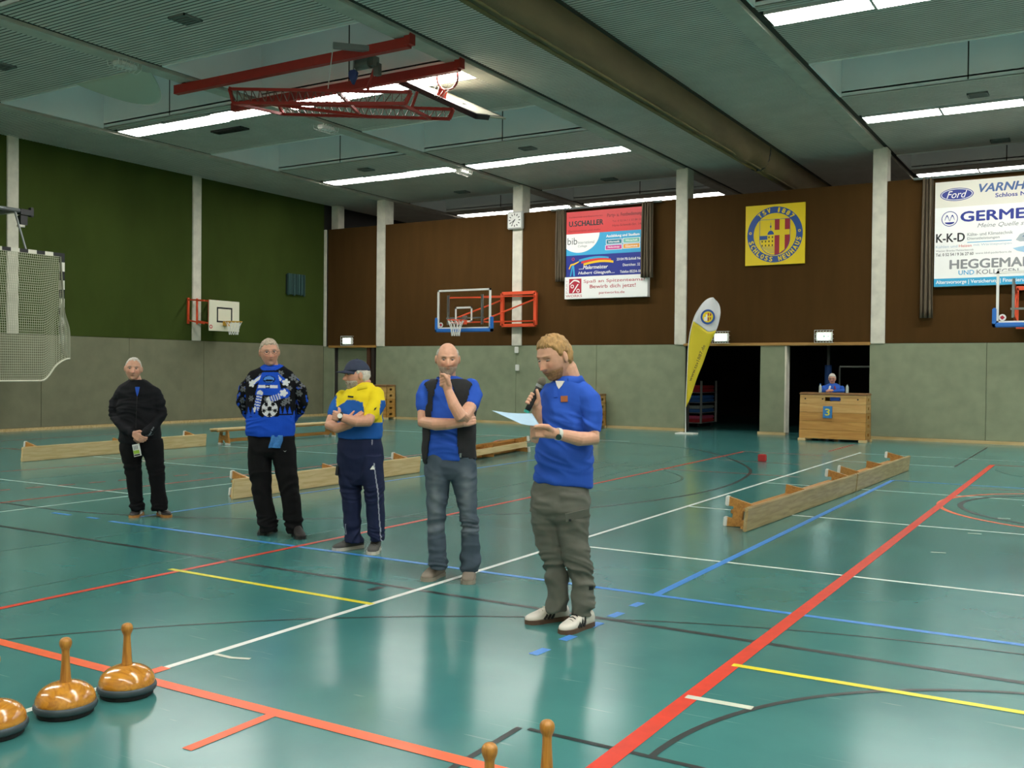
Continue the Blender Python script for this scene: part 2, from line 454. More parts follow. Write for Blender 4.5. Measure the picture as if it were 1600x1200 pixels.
trim(-20.12, -19.98, YB+.02, YB+.2, 0, 2.22, mat('post_brown', '4a2c17', .7)); trim(-19.93, -19.80, YB+.02, YB+.2, 0, 2.22, mat('post_dark', '2c241d', .7))
for a, b in COLX: trim(a, b, YB-.03, YB+.42, ZP-.01, ZC, m_conc)          # columns of the far wall
trim(XL, XL+.10, YB-.02, YB+.04, ZP, 6.05, m_conc)                       # pale edge in the corner
trim(XL+.12, XL+.42, YB+.2, YB+.5, 2.9, ZC, m_conc)
for a, b in ((2.75, 3.04), (8.1, 8.4), (13.5, 13.78), (18.91, 19.21)): trim(XL-.05, XL+.03, a, b, ZP+.03, ZC+.05, m_conc)

# ------------------------------------------------------------------ ceiling
ce = MB().box(XL-.4, XR+.4, YF-.4, 34.8, 8.35, 8.6).build('ceiling', m_slat_dark); tag(ce, kind='structure')
LIT = [0, 1, 3, 4, 5]                        # bays with luminaires (bay k lies right of beam k)
REC = [(.85, 3.15), (6.3, 8.6), (11.75, 14.1), (17.2, 19.5), (25.4, 27.35)]          # skylight openings
LROW = [(-.9, -.35), (4.7, 5.25), (14.42, 15.02), (21.24, 21.78), (28.0, 28.5)]        # rows of luminaires
bays = [(XL, XBEAM[0]-.45, -1)]+[(XBEAM[k], XBEAM[k+1]-.45, k) for k in range(6)]+[(XBEAM[6], XR, 6)]
for a, b, k in bays:
    holes = (REC+LROW) if k in LIT else []
    holes = sorted(holes)
    mb = MB(); y = YF
    while y < 34.4:
        y1 = y+.060
        h = [q for q in holes if y1 > q[0]-.02 and y < q[1]+.02]
        if h: y = max(q[1] for q in h)+.03; continue
        mb.box(a, b, y, y1, ZC+.015, ZC+.019)
        y += .086
    o = mb.build('ceiling_slats', m_slat, ce); tag(o, kind='stuff')
    # backing above the slats, open at the skylights
    mb = MB(); y = YF; recs = REC if k in LIT else []
    for q in list(recs)+[(34.5, 34.5)]:
        mb.box(a-.05, b+.05, y, q[0], ZC+.07, ZC+.1); y = q[1]
    mb.build('slat_backing', m_slat_dark, ce)
    for q in recs:
        s = MB()
        s.box(a+.02, b-.02, q[0]-.03, q[0], ZC, 8.35); s.box(a+.02, b-.02, q[1], q[1]+.03, ZC, 8.35)
        s.box(a, a+.03, q[0], q[1], ZC, 8.35); s.box(b-.03, b, q[0], q[1], ZC, 8.35); MB().box(a, b, q[0], q[1], 8.26, 8.3).build('skylight_glow_pane', mat('skylight_glow_pane', 'c2ced0', .5, emit=.10), ce)  # unseen pane; its glow is added to lighten the shaft walls
        so = s.build('skylight_shaft', m_shaft, ce)
        f = MB().box(a+.03, b-.03, q[1]+.0, q[1]+.045, ZC-.004, ZC+.012).build('shaft_edge', m_beam, so)
        MB().box((a+b)/2-.012, (a+b)/2+.012, q[1]-.006, q[1]+.01, ZC+.02, 8.28).build('panel_joint', m_gap, so)
for x in XBEAM:
    trim(x-.45, x-.10, YF, 34.4, ZC-.03, ZC+.5, m_beam)
    tn[0] += 1; tag(MB().box(x-.10, x, YF, 34.4, ZC+.03, ZC+.05).build('trim_%d' % tn[0], m_gap), kind='structure')

# luminaires: a flush steel tray with an opal diffuser, three to a bay and row
m_tray = mat('lamp_tray', 'd9dad6', .4)
m_glow = mat('lamp_diffuser', 'ffffff', .5, emit=LAMP)
m_glow.node_tree.nodes['Principled BSDF'].inputs['Emission Color'].default_value = (1.0, .985, .93, 1)
def luminaire(ln, wd):
    r = empty('ceiling_light', (0, 0, 0))
    f = MB(); t = .018
    f.box(-ln/2, ln/2, -wd/2, -wd/2+t, -.01, .05); f.box(-ln/2, ln/2, wd/2-t, wd/2, -.01, .05)
    f.box(-ln/2, -ln/2+t, -wd/2, wd/2, -.01, .05); f.box(ln/2-t, ln/2, -wd/2, wd/2, -.01, .05); f.box(-ln/2, ln/2, -wd/2, wd/2, .05, .06)
    f.build('tray', m_tray, r, world=False)
    MB().box(-ln/2+t, ln/2-t, -wd/2+t, wd/2-t, -.012, .008).build('diffuser', m_glow, r, world=False)
    return r
proto = luminaire(1.48, .56); first = True
ROWN = ['row behind camera', 'row above camera', 'nearest row in view', 'middle row', 'farthest row']
BAYN = {0: 'left bay', 1: 'second bay', 3: 'bay right of curtain', 4: 'right hand bay', 5: 'outermost right bay'}
POSN = ['left', 'middle', 'right']
for ri, row in enumerate(LROW):
    for k in LIT:
        for j in range(3):
            o = proto if first else copy_tree(proto); first = False
            o.location = (XBEAM[k]+.04+.745+j*1.495, (row[0]+row[1])/2+(.0, .035, -.02)[(j+k) % 3], ZC)
            tag(o, 'white ceiling light, %s of three, %s, %s' % (POSN[j], ROWN[ri], BAYN[k]), 'ceiling light', 'flush ceiling lights in rows')
# ================================================================== ceiling fittings
m_white = mat('white_paint', 'e6e6e0', .45)
m_wire = mat('white_wire', 'd4d4cc', .5)
m_steel = mat('galvanised_steel', '9a9f9f', .4, .8)
m_black = mat('black_plastic', '1c1d1f', .5)
m_red = mat('red_steel', 'a3281d', .45, var=.08)
m_orange = mat('orange_steel', 'd9502c', .45)
m_vent = mat('vent_grey', '6d726c', .6)
VENTS = [(-12.12, 10.31, .36, .36), (-16.86, 10.29, .36, .36), (-16.89, 15.62, .95, .26), (-17., 20.48, .36, .3), (-11.96, 20.39, .36, .3), (-11.89, 24.74, .4, .3), (-16.59, 24.43, .4, .3), (-2.2, 20.59, .36, .3), (-2.18, 24.88, .4, .3)]
VL = ['beside the folded hoop', 'at the left edge of the view', 'long dark one beyond the left light row', 'in front of the middle light row, left bay', 'in front of the middle light row, second bay', 'above the red banner', 'above the glass backboard', 'in front of the right light row', 'above the white banner at right']
for (x, y, a, b), l in zip(VENTS, VL):
    r = empty('ceiling_vent', (x, y, ZC), 'grey ceiling vent '+l, 'vent', 'ceiling vents')
    m = m_black if a > .6 else m_vent
    f = MB(); t = .025; z0, z1 = ZC-.02, ZC+.02
    f.box(x-a/2, x+a/2, y-b/2, y-b/2+t, z0, z1); f.box(x-a/2, x+a/2, y+b/2-t, y+b/2, z0, z1); f.box(x-a/2, x-a/2+t, y-b/2, y+b/2, z0, z1); f.box(x+a/2-t, x+a/2, y-b/2, y+b/2, z0, z1)
    f.build('vent_frame', m, r)
    MB().box(x-a/2+t, x+a/2-t, y-b/2+t, y+b/2-t, z1-.015, z1-.01).build('vent_plate', m, r)
    s = MB()
    for k in range(4): s.box(x-a/2+t, x+a/2-t, y-b/2+t+(b-2*t)*(k+.35)/4, y-b/2+t+(b-2*t)*(k+.75)/4, z0+.005, z0+.012)
    s.build('vent_louvres', m, r)
for x, y, l in ((-14.7, 11.2, 'nearest the left'), (-14.66, 16.3, 'beneath the folded hoop'), (-14.66, 21.6, 'between the two middle lights'), (-14.66, 28., 'above the clock column')):
    r = empty('caged_lamp', (x, y, ZC-.03), 'small white ceiling lamp in a wire cage under the beam, '+l, 'lamp', 'caged lamps on the beam')
    MB().bbox(x-.09, x+.09, y-.2, y+.2, ZC-.11, ZC-.03, .02).build('lamp_body', m_white, r)
    cg = MB()
    for k in range(7):
        yy = y-.24+.08*k
        cg.tube([(x-.15, yy, ZC-.03), (x-.13, yy, ZC-.12), (x, yy, ZC-.17), (x+.13, yy, ZC-.12), (x+.15, yy, ZC-.03)], .006, 5)
    for dx, dz in ((-.13, -.12), (0, -.17), (.13, -.12)): cg.tube([(x+dx, y-.24, ZC+dz), (x+dx, y+.24, ZC+dz)], .006, 5)
    cg.build('wire_cage', m_wire, r)

# sheet sagging from the ceiling at the left skylight
sg = MB(); n = 24; vs = []
for i in range(n+1):
    t = i/n; x = -16.75+2.05*t; sag = 1-(2*t-1)**2
    for j in range(9):
        q = j/8; y = 11.68+.95*q*sag
        vs.append((x, y, ZC+.012-.30*sag*math.sin(q*math.pi*.5)**1.2-.0*q))
fs = [(i*9+j, (i+1)*9+j, (i+1)*9+j+1, i*9+j+1) for i in range(n) for j in range(8)]
o = sg.add(vs, fs).build('sagging_ceiling_sheet', mat('sagging_sheet', 'b3bcab', .7), smooth=True)
sm = o.modifiers.new('solid', 'SOLIDIFY'); sm.thickness = .012
tag(o, 'curved grey sheet sagging below the slatted ceiling beside the left skylight', 'ceiling sheet')

# rolled up dividing curtain along the ceiling
m_curt = mat('divider_curtain', '6b5c40', .8, var=.22, scale=2.2, stretch=(1, .25, 1), bump=.5, bscale=14)
m_curt2 = mat('curtain_lining', '7a6b45', .7, var=.15, scale=3)
r = empty('divider_curtain', (-7.2, 13, ZC), 'rolled up brown dividing curtain hanging along the ceiling', 'curtain')
sec = [(-7.36, 6.84), (-7.38, 6.6), (-7.34, 6.45), (-7.26, 6.36), (-7.12, 6.33), (-6.98, 6.40), (-6.91, 6.52), (-6.87, 6.68), (-6.86, 6.84)]
sec = [tuple(p) for p in smooth(sec, 3)]
vs, fs = [], []; NY = 120; y0, y1 = 2.0, 30.0
for i in range(NY+1):
    y = y0+(y1-y0)*i/NY
    for k, (x, z) in enumerate(sec):
        b = math.sin(math.pi*k/(len(sec)-1))
        amp = .012+.05*max(0, 1-abs(y-22.3)/1.6)
        d = amp*math.sin(y*3.1+k*.35)+.010*math.sin(y*9+k)
        rise = 0.
        vs.append((x+d*b*.6, y, z-d*b+rise*(1 if z < 6.8 else 0)))
m_ = len(sec)
for i in range(NY):
    for k in range(m_-1): fs.append((i*m_+k, i*m_+k+1, (i+1)*m_+k+1, (i+1)*m_+k))
fs.append(tuple(range(m_))); fs.append(tuple(NY*m_+k for k in range(m_))[::-1])
cu = MB().add(vs, fs).build('curtain_roll', m_curt, r, smooth=True)
for dx, zz in ((-7.30, 6.37), (-7.2, 6.325), (-7.08, 6.335)):
    MB().tube([(dx, y0, zz), (dx, 20, zz), (dx, 29.9, zz)], .022, 8).build('hem_tube', m_curt2, r, smooth=True)
for yy in (8.2, 22.9):
    b = MB(); q = [(x+(.015 if x > -7.1 else -.015), yy+.03*(k % 2), z-.015) for k, (x, z) in enumerate(sec)]
    for k in range(len(q)-1): b.bar(q[k], q[k+1], .05, .01, (1, 0, 0))
    b.build('strap', m_black, r)
MB().box(-7.45, -6.8, y0, y1, ZC-.012, ZC+.012).build('ceiling_track', m_gap, r)

# ------------------------------------------------------------------ basketball hoop folded up under the ceiling
r = empty('folded_basketball_hoop', onY(480, 120, 13.2), 'red steel basketball hoop folded up under the ceiling with tilted white board', 'basketball hoop')
for (a, b, y) in (((281, 131), (643, 60), 12.55), ((500, 126), (716, 100), 13.95)):
    A, B = onY(*a, y), onY(*b, y)
    z = (A[2]+B[2])/2
    x0, x1 = -15.0, -9.55
    bm_ = MB().bar((x0, y, 6.72), (x1, y, 6.72), .11, .16)
    bo = bm_.build('carrier_beam', m_red, r)
    MB().bar((x1+.0, y, 6.68), (x1+.0, y, ZC), .14, .12, (1, 0, 0)).build('mounting_plate', m_red, bo)
    MB().bar((x0+.25, y, 6.7), (x0+.25, y, ZC), .08, .08, (1, 0, 0)).build('mounting_plate', m_gap, bo)
TR = [((359, 139), (642, 144), (365, 161), (633.5, 162), 12.75), ((435, 162), (708, 171), (442, 178.6), (702, 186), 14.0)]
ends = []
for a, b, c, d, y in TR:
    A, B, C_, D_ = [np.array(onY(*q, y)) for q in (a, b, c, d)]
    t = MB()
    for p, q in ((A, B), (C_, D_), (A, C_), (B, D_)): t.bar(p, q, .05, .05)
    to = t.build('truss_arm', m_red, r)
    lz = MB(); n = 22
    for k in range(n):
        p = A+(B-A)*k/n; q = C_+(D_-C_)*(k+.5)/n; p2 = A+(B-A)*(k+1)/n
        lz.tube([p, q], .009, 5); lz.tube([q, p2], .009, 5)
    lz.build('lattice', mat('lattice_steel', '6d4a3e', .5), to)
    ends.append((A, B, C_, D_))
    MB().tube([A, (A[0]+.02, y, 6.66)], .03, 8).build('hinge', m_red, r)
br = MB()
for t0, t1 in ((.0, .0), (.2, .55), (.97, .9)):
    p = ends[0][2]+(ends[0][3]-ends[0][2])*t0; q = ends[1][2]+(ends[1][3]-ends[1][2])*t1
    br.bar(p, q, .05, .05)
p = ends[0][0]+(ends[0][1]-ends[0][0])*.62; q = ends[1][2]+(ends[1][3]-ends[1][2])*.5
br.bar(p, q, .05, .05)
br.build('cross_brace', m_red, r)
# the board lies nearly edge-on to us
A = atd(622, 124, 18.0); B = atd(751, 183, 17.3)
E1 = B-A; E1 /= np.linalg.norm(E1)
dv = (A+B)/2-CAMP; dv /= np.linalg.norm(dv); E2 = dv-E1*np.dot(E1, dv); E2 /= np.linalg.norm(E2)
Nn = np.cross(E1, E2); Nn = -Nn if np.dot(Nn, DN) > 0 else Nn
E2 = E2*math.cos(.17)+Nn*math.sin(.17)
Nn = np.cross(E1, E2); Nn = -Nn if np.dot(Nn, DN) > 0 else Nn
Mb = frame_m(A, E1, E2, Nn)
bd = MB().prism([(0, 0), (1.8, 0), (1.8, 1.05), (0, 1.05)], -.03, 0, Mb).build('backboard', mat('old_board', 'b3b2a0', .5), r)
pad = MB(); pad.prism([(-.04, -.05), (1.84, -.05), (1.84, .03), (-.04, .03)], -.06, .03, Mb); pad.prism([(-.04, -.05), (.02, -.05), (.02, .4), (-.04, .4)], -.06, .03, Mb); pad.prism([(1.78, -.05), (1.84, -.05), (1.84, .4), (1.78, .4)], -.06, .03, Mb)
pad.build('board_padding', m_black, bd)
sq = MB()
for x0, x1, y0_, y1_ in ((.6, 1.2, .15, .2), (.6, 1.2, .55, .6), (.6, .65, .15, .6), (1.15, 1.2, .15, .6), (.03, 1.77, .98, 1.03), (.03, .08, .03, 1.03), (1.72, 1.77, .03, 1.03)): sq.prism([(x0, y0_), (x1, y0_), (x1, y1_), (x0, y1_)], .001, .003, Mb)
sq.build('board_marking', m_black, bd)
ro = np.array(A)+E1*.9+E2*.15
ri = MB().tube([tuple(ro+Nn*(.15+.225)+(E1*math.cos(t)+Nn*math.sin(t))*.225) for t in [2*math.pi*k/28 for k in range(28)]], .022, 6, closed=True).build('rim', mat('rim_dark_red', '6e2018', .5), r, smooth=True)
MB().prism([(-.08, 0), (.08, 0), (.05, .16), (-.05, .16)], -.05, .05, frame_m(ro, E1, Nn, E2)).build('rim_bracket', m_red, ri)
nt = MB()
for k in range(12):
    a1 = 2*math.pi*k/12
    p = ro+Nn*.375+(E1*math.cos(a1)+Nn*math.sin(a1))*.225; q = ro+Nn*.33+(E1*math.cos(a1+.3)+Nn*math.sin(a1+.3))*.16-E2*.16+np.array([0, 0, -.1]); s_ = ro+Nn*.30+(E1*math.cos(a1)+Nn*math.sin(a1))*.12-E2*.22+np.array([0, 0, -.2])
    nt.tube([p, q, s_], .003, 4)
nt.build('net', m_wire, ri)
# winch, pulley and rope
wn = MB(); c = onY(568, 103, 12.9)
wn.tube([c+np.array([-.14, 0, .03]), c+np.array([.14, 0, .03])], .09, 12); wn.cbox(tuple(c+np.array([.12, .05, .06])), (.22, .16, .16)); wn.cbox(tuple(c+np.array([0, 0, .16])), (.4, .1, .08)); wn.cbox(tuple(c+np.array([.2, .12, -.06])), (.1, .1, .2))
wn.build('winch', mat('winch_grey', '6a6e68', .5, .4), r)
bp_ = onY(552, 121, 12.8)
Mp = frame_m(bp_, (1, 0, 0), (0, 0, 1), (0, -1, 0))
pl = MB().prism([(0, -.12), (.07, .0), (.085, .07), (.05, .12), (-.05, .12), (-.085, .07), (-.07, 0)], -.03, .03, Mp).build('pulley_block', mat('pulley_blue', '2b3f7a', .4), r)
MB().tube([bp_+np.array([0, 0, .1]), bp_+np.array([.02, 0, .45])], .015, 6).build('pulley_shackle', m_steel, pl)
MB().bar((-10.75, 12.1, 6.74), (-10.2, 12.7, 6.74), .09, .09).build('rope_guide', m_steel, r)
MB().tube([(-10.75, 12.1, 6.7), onY(512, 143, 12.8)], .008, 5).build('rope', m_wire, r)
MB().tube([onY(585, 108, 13.1), onY(574, 140, 13.1)], .03, 6).build('strut', m_red, r)
MB().tube([onY(652, 143, 13.6), onY(643, 168, 13.6)], .03, 6).build('strut', m_red, r)

# ================================================================== fittings on the far wall
m_blue = mat('padding_blue', '2a74c8', .5)
m_glass = bpy.data.materials.new('board_glass'); m_glass.use_nodes = True
b_ = m_glass.node_tree.nodes['Principled BSDF']
b_.inputs['Base Color'].default_value = (.96, .98, .98, 1); b_.inputs['Transmission Weight'].default_value = 1; b_.inputs['Roughness'].default_value = .02; b_.inputs['IOR'].default_value = 1.02
def flatbar(mb, x0, x1, y0, y1, z0, z1): mb.box(x0, x1, y0, y1, z0, z1)
def glass_hoop(x0, z0, yb, label, arms):
    """competition backboard of glass in a white frame, blue padding, on steel arms from the wall"""
    W, Hh = 1.72, 1.07; x1, z1 = x0+W, z0+Hh; y = yb
    r = empty('basketball_hoop', (x0+W/2, YB, z0), label, 'basketball hoop', 'glass basketball hoops on the brown wall')
    MB().box(x0+.03, x1-.03, y-.006, y+.006, z0+.03, z1-.03).build('glass_board', m_glass, r)
    f = MB()
    for q in ((x0, x1, z1-.05, z1), (x0, x1, z0, z0+.05), (x0, x0+.05, z0, z1), (x1-.05, x1, z0, z1)): f.box(q[0], q[1], y-.02, y+.02, q[2], q[3])
    f.build('board_frame', m_white, r)
    xm = (x0+x1)/2; zs = z0+.18; s = MB()
    for q in ((-.28, .28, .37, .42), (-.28, .28, 0, .05), (-.28, -.23, 0, .42), (.23, .28, 0, .42)): s.box(xm+q[0], xm+q[1], y-.012, y-.007, zs+q[2], zs+q[3])
    s.build('target_square', m_white, r)
    p = MB()
    p.bbox(x0-.07, x1+.07, y-.05, y+.05, z0-.08, z0+.015, .02); p.bbox(x0-.07, x0+.01, y-.05, y+.05, z0-.08, z0+.32, .02); p.bbox(x1-.01, x1+.07, y-.05, y+.05, z0-.08, z0+.32, .02)
    p.build('board_padding', m_blue, r)
    Mw = frame_m((x0+.12, y-.013, z0+.12), (1, 0, 0), (0, 0, 1), (0, -1, 0))
    lg = flat(r, 'maker_mark', ell(0, 0, .07, .07, 20), Mw, m_white); flat(lg, 'maker_ring', [(-.03, -.02), (.0, -.045), (.045, .0), (.0, .045), (-.045, .01)], Mw, mat('mark_red', 'b8233a', .5), .002)
    zr = z0+.22; ri = MB().tube([(xm+.225*math.cos(t), y-.38+.225*math.sin(t), zr) for t in [2*math.pi*k/28 for k in range(28)]], .012, 6, closed=True).build('rim', m_orange, r, smooth=True)
    MB().cbox((xm, y-.09, zr-.04), (.22, .16, .12)).build('rim_bracket', m_orange, ri)
    nt = MB(); nn = 12
    for k in range(nn):
        for sg in (1, -1):
            pts = []
            for j in range(7):
                q = j/6; rr = .225*(1-q)+.11*q-.03*math.sin(q*math.pi); an = 2*math.pi*(k+sg*q*1.5)/nn
                pts.append((xm+rr*math.cos(an), y-.38+rr*math.sin(an), zr-.42*q))
            nt.tube(pts, .006, 4)
    nt.build('net', m_white, ri)
    up = MB()
    for dx in (-.55, .55): up.bar((xm+dx, y+.06, z0+.12), (xm+dx, y+.06, z0+.92), .05, .06, (0, 1, 0))
    up.bar((xm-.6, y+.06, z0+.3), (xm+.6, y+.06, z0+.3), .05, .04); up.cbox((xm, y+.05, z0+.28), (.12, .06, .16))
    up.build('board_mount', m_steel, r)
    if arms:
        xa, xb, za, zb = arms
        fr = MB()
        for q in ((xa, za, xb, za), (xa, zb, xb, zb), (xa, za, xa, zb), (xb, za, xb, zb)): fr.bar((q[0], YB-.12, q[1]), (q[2], YB-.12, q[3]), .09, .09, (0, 1, 0))
        fo_ = fr.build('wall_frame', m_orange, r)
        bk = MB()
        for z in (za, zb): bk.bar(((xa+xb)/2, YB-.14, z), ((xa+xb)/2, YB-.0, z), .3, .06)
        bk.build('wall_bracket', m_steel, fo_)
        for dx, xx in ((-.55, xa), (.55, xb)):
            ar = MB()
            ar.bar((xm+dx, y+.06, z0+.86), (xx, YB-.12, zb-.1), .04, .04); ar.bar((xm+dx, y+.06, z0+.18), (xx, YB-.12, za+.12), .04, .04); ar.bar((xm+dx, y+.06, z0+.22), (xx, YB-.12, zb-.18), .035, .035)
            ar.build('arm', m_orange, r)
    return r
glass_hoop(-15.71, 2.64, 22.0, 'glass basketball backboard with blue padding on red arms beside the clock column', (-14.98, -13.88, 2.83, 3.75))
glass_hoop(-2.0, 2.60, 22.5, 'glass basketball backboard with blue padding in front of the white banner', (-1.75, -.65, 2.6, 3.44))

# clock
cx, cz, cy = -14.58, 5.83, YB-.03
r = empty('wall_clock', (cx, cy, cz), 'square white wall clock high on the column', 'clock')
MB().bbox(cx-.25, cx+.25, cy-.12, cy, cz-.25, cz+.25, .02).build('clock_case', mat('clock_case', 'b7b8b2', .4), r)
MB().box(cx-.21, cx+.21, cy-.126, cy-.118, cz-.21, cz+.21).build('clock_face', m_white, r)
tk = MB()
for k in range(12):
    a = math.pi*k/6; Mk = frame_m((cx, cy-.128, cz), (math.cos(a), 0, math.sin(a)), (-math.sin(a), 0, math.cos(a)), (0, -1, 0))
    tk.prism([(-.012, .135), (.012, .135), (.012, .19), (-.012, .19)], 0, .003, Mk)
tk.build('hour_marks', m_black, r)
for a, ln, wd, nm in ((math.radians(-215), .12, .024, 'hour_hand'), (math.radians(-238), .18, .018, 'minute_hand')):
    Mk = frame_m((cx, cy-.132, cz), (math.cos(a), 0, math.sin(a)), (-math.sin(a), 0, math.cos(a)), (0, -1, 0))
    MB().prism([(-wd/2, -.03), (wd/2, -.03), (wd/3, ln), (-wd/3, ln)], 0, .003, Mk).build(nm, m_black, r)

# emergency sign lights in wire cages over the store openings
m_em = mat('emergency_panel', 'eafff6', .4, emit=9.)
m_pic = mat('sign_green', '4b8f6a', .5)
for x, l in ((-20.82, 'at the left end of the far wall'), (-8.45, 'beside the flag'), (-5.88, 'above the box numbered three')):
    y, z = YB-.02, 2.43
    r = empty('emergency_sign', (x, y, z), 'lit emergency exit sign in a wire cage '+l, 'exit sign', 'emergency signs')
    MB().bbox(x-.19, x+.19, y-.09, y, z-.11, z+.11, .01).build('sign_case', m_white, r)
    MB().box(x-.15, x+.15, y-.096, y-.088, z-.075, z+.075).build('lit_panel', m_em, r)
    Mk = frame_m((x, y-.098, z), (1, 0, 0), (0, 0, 1), (0, -1, 0))
    if x > -6.5:
        flat(r, 'running_figure', [(-.02, -.05), (.0, -.05), (.02, -.01), (.04, -.05), (.05, -.045), (.03, .01), (.03, .03), (.0, .03)], Mk, m_pic); flat(r, 'arrow', [(.07, -.01), (.10, -.01), (.10, -.03), (.13, 0), (.10, .03), (.10, .01), (.07, .01)], Mk, m_pic)
    cg = MB()
    for k in range(7): cg.tube([(x-.21+.07*k, y, z-.15), (x-.21+.07*k, y-.14, z-.15), (x-.21+.07*k, y-.14, z+.15), (x-.21+.07*k, y, z+.15)], .0045, 4)
    for zz in (-.15, -.05, .05, .15): cg.tube([(x-.21, y, z+zz), (x-.21, y-.14, z+zz), (x+.21, y-.14, z+zz), (x+.21, y, z+zz)], .0045, 4)
    cg.build('wire_cage', m_wire, r)

# ------------------------------------------------------------------ advertising panels and the club board
Yp = YB-.13
MW = frame_m((0, Yp-.021, 0), (1, 0, 0), (0, 0, 1), (0, -1, 0))
def C(name, h, rough=.4): return mat('print_'+name, h, rough)
def panel(name, x0, x1, z0, z1, col, label, y=None):
    r = empty(name, ((x0+x1)/2, Yp, z0), label, 'banner')
    MB().box(x0, x1, Yp-.018, YB, z0, z1).build('panel_board', col, r)
    return r
def T(parent, s, u0, v0, u1, v1, m, bold=.012, shear=0., dz=0., spacing=1.):
    """lettering whose corners were read off the photograph: lower left (u0, v1 side) to upper right, on the panel plane"""
    a = onY(u0, v1, Yp); b = onY(u1, v0, Yp)
    zc = (a[2]+b[2])/2; h = abs(b[2]-a[2])
    return text(parent, s, MW @ Matrix.Translation((0, 0, .001+dz)), a[0], zc-h/2, b[0], zc+h/2, m, bold, shear, spacing)
def TX(parent, s, x0, x1, z0, z1, m, bold=.012, shear=0., spacing=1.):
    return text(parent, s, MW @ Matrix.Translation((0, 0, .002)), x0, z0, x1, z1, m, bold, shear, spacing)
def FP(parent, nm, poly, m, z=.0015): return flat(parent, nm, poly, MW, m, z)
cR, cW, cK, cB, cC, cY, cM, cG, cO, cT, cGr = C('red', 'd8373a'), C('white', 'f2f3f0'), C('ink', '1d1e22'), C('navy', '1d2f8c'), C('cyan', '35a5d4'), C('yellow', 'f2c21a'), C('magenta', 'c83f93'), C('mint', '74bfae'), C('amber', 'e6a148'), C('teal', '2d7d94'), C('grey', '8a8d90')
cDR = C('dark_red', '8a2024'); cCR = C('crimson', 'b5233a')
X0, X1 = -12.9, -10.58
# red panel
p = panel('sponsor_banner', X0, X1, 5.31, 5.92, cR, 'red advertising panel, topmost of the left banner stack')
TX(p, 'U.SCHALLER', -12.82, -11.77, 5.52, 5.66, cK, .035)
TX(p, 'Fachbetrieb und Reparaturen', -12.82, -11.8, 5.74, 5.79, cDR, 0)
TX(p, 'Party- u. Festbedienung', -11.66, -10.64, 5.68, 5.80, cDR, .01)
TX(p, 'Tel. 0 52 54 / 1 33 88 22', -11.5, -10.66, 5.56, 5.61, cDR, 0)
TX(p, 'Hans-Schmidt-Str. 14', -11.5, -10.66, 5.44, 5.50, cDR, 0)
TX(p, 'Gartenstrasse und mehr', -12.84, -11.85, 5.37, 5.42, cDR, 0)
# blue and white college panel
p = panel('sponsor_banner', X0, X1, 4.72, 5.31, cC, 'light blue advertising panel with a white disc, second of the left stack')
disc = [(max(X0, min(X1, -12.5+.62*math.cos(t))), max(4.721, min(5.309, 5.32+.53*math.sin(t)))) for t in [math.pi+math.pi*k/40 for k in range(41)]]
FP(p, 'white_disc', [(X0+.001, 5.309)]+[q for q in disc if q[1] < 5.305]+[(-11.88, 5.309)], cW)
TX(p, 'bib', -12.86, -12.56, 5.02, 5.21, C('bib_grey', '4a5055'), 0)
TX(p, 'International', -12.54, -12.04, 5.03, 5.11, cGr, 0); TX(p, 'College', -12.54, -12.26, 4.92, 5.0, cGr, 0)
TX(p, 'Ausbildung und Studium', -11.68, -10.7, 5.14, 5.23, cW, .02)
for (a, b, z0, z1, m, s) in ((-11.67, -11.22, 4.98, 5.09, cT, 'Informatik'), (-11.17, -10.7, 4.99, 5.10, cG, 'Wirtschaft'), (-11.69, -11.22, 4.83, 4.94, cM, 'Mediendesign'), (-11.17, -10.7, 4.84, 4.95, cO, 'Games')):
    FP(p, 'button', [(a-.015, z0-.012), (b+.015, z0-.012), (b+.015, z1+.012), (a-.015, z1+.012)], cW); q = FP(p, 'button', [(a, z0), (b, z0), (b, z1), (a, z1)], m, .0025)
    text(p, s, MW @ Matrix.Translation((0, 0, .004)), a+.06, z0+.03, b-.06, z1-.03, cW, .02)
# painter's panel
p = panel('sponsor_banner', X0, X1, 4.13, 4.72, cB, 'dark blue advertising panel with a striped brush stroke, third of the left stack')
for k, (m, dz) in enumerate(((cC, .0), (cR, -.055), (cY, -.11))):
    pts = [(-12.5+.14*k*.5+.9*t, 4.60+dz+.07*math.sin(t*2.6)) for t in [q/14 for q in range(15)]]
    FP(p, 'brush_stroke', pts+[(x, z-.06) for x, z in pts[::-1]], m, .0015+.0005*k)
FP(p, 'painter_figure', [(-12.78, 4.15), (-12.74, 4.15), (-12.69, 4.38), (-12.67, 4.15), (-12.62, 4.15), (-12.65, 4.44), (-12.69, 4.48), (-12.72, 4.44)], cC)
FP(p, 'painter_arm', [(-12.82, 4.36), (-12.76, 4.48), (-12.66, 4.50), (-12.5, 4.56), (-12.5, 4.53), (-12.66, 4.45), (-12.74, 4.44), (-12.79, 4.34)], cY)
ringpoly(p, 'painter_head', -12.68, 4.62, .03, .042, MW, cR, .0015, 20)
TX(p, '....Malermeister', -12.5, -11.62, 4.33, 4.43, cW, .012, .25); TX(p, 'Hubert Giesguth....', -12.52, -11.42, 4.17, 4.27, cW, .012, .25)
TX(p, '33104 PB-Schlo\u00df Neu', -11.36, -10.62, 4.52, 4.59, cW, .01); TX(p, 'Dietrichstr. 32', -11.18, -10.68, 4.36, 4.43, cW, .01); TX(p, 'Telefon 05254-180', -11.26, -10.62, 4.18, 4.25, cW, .01)
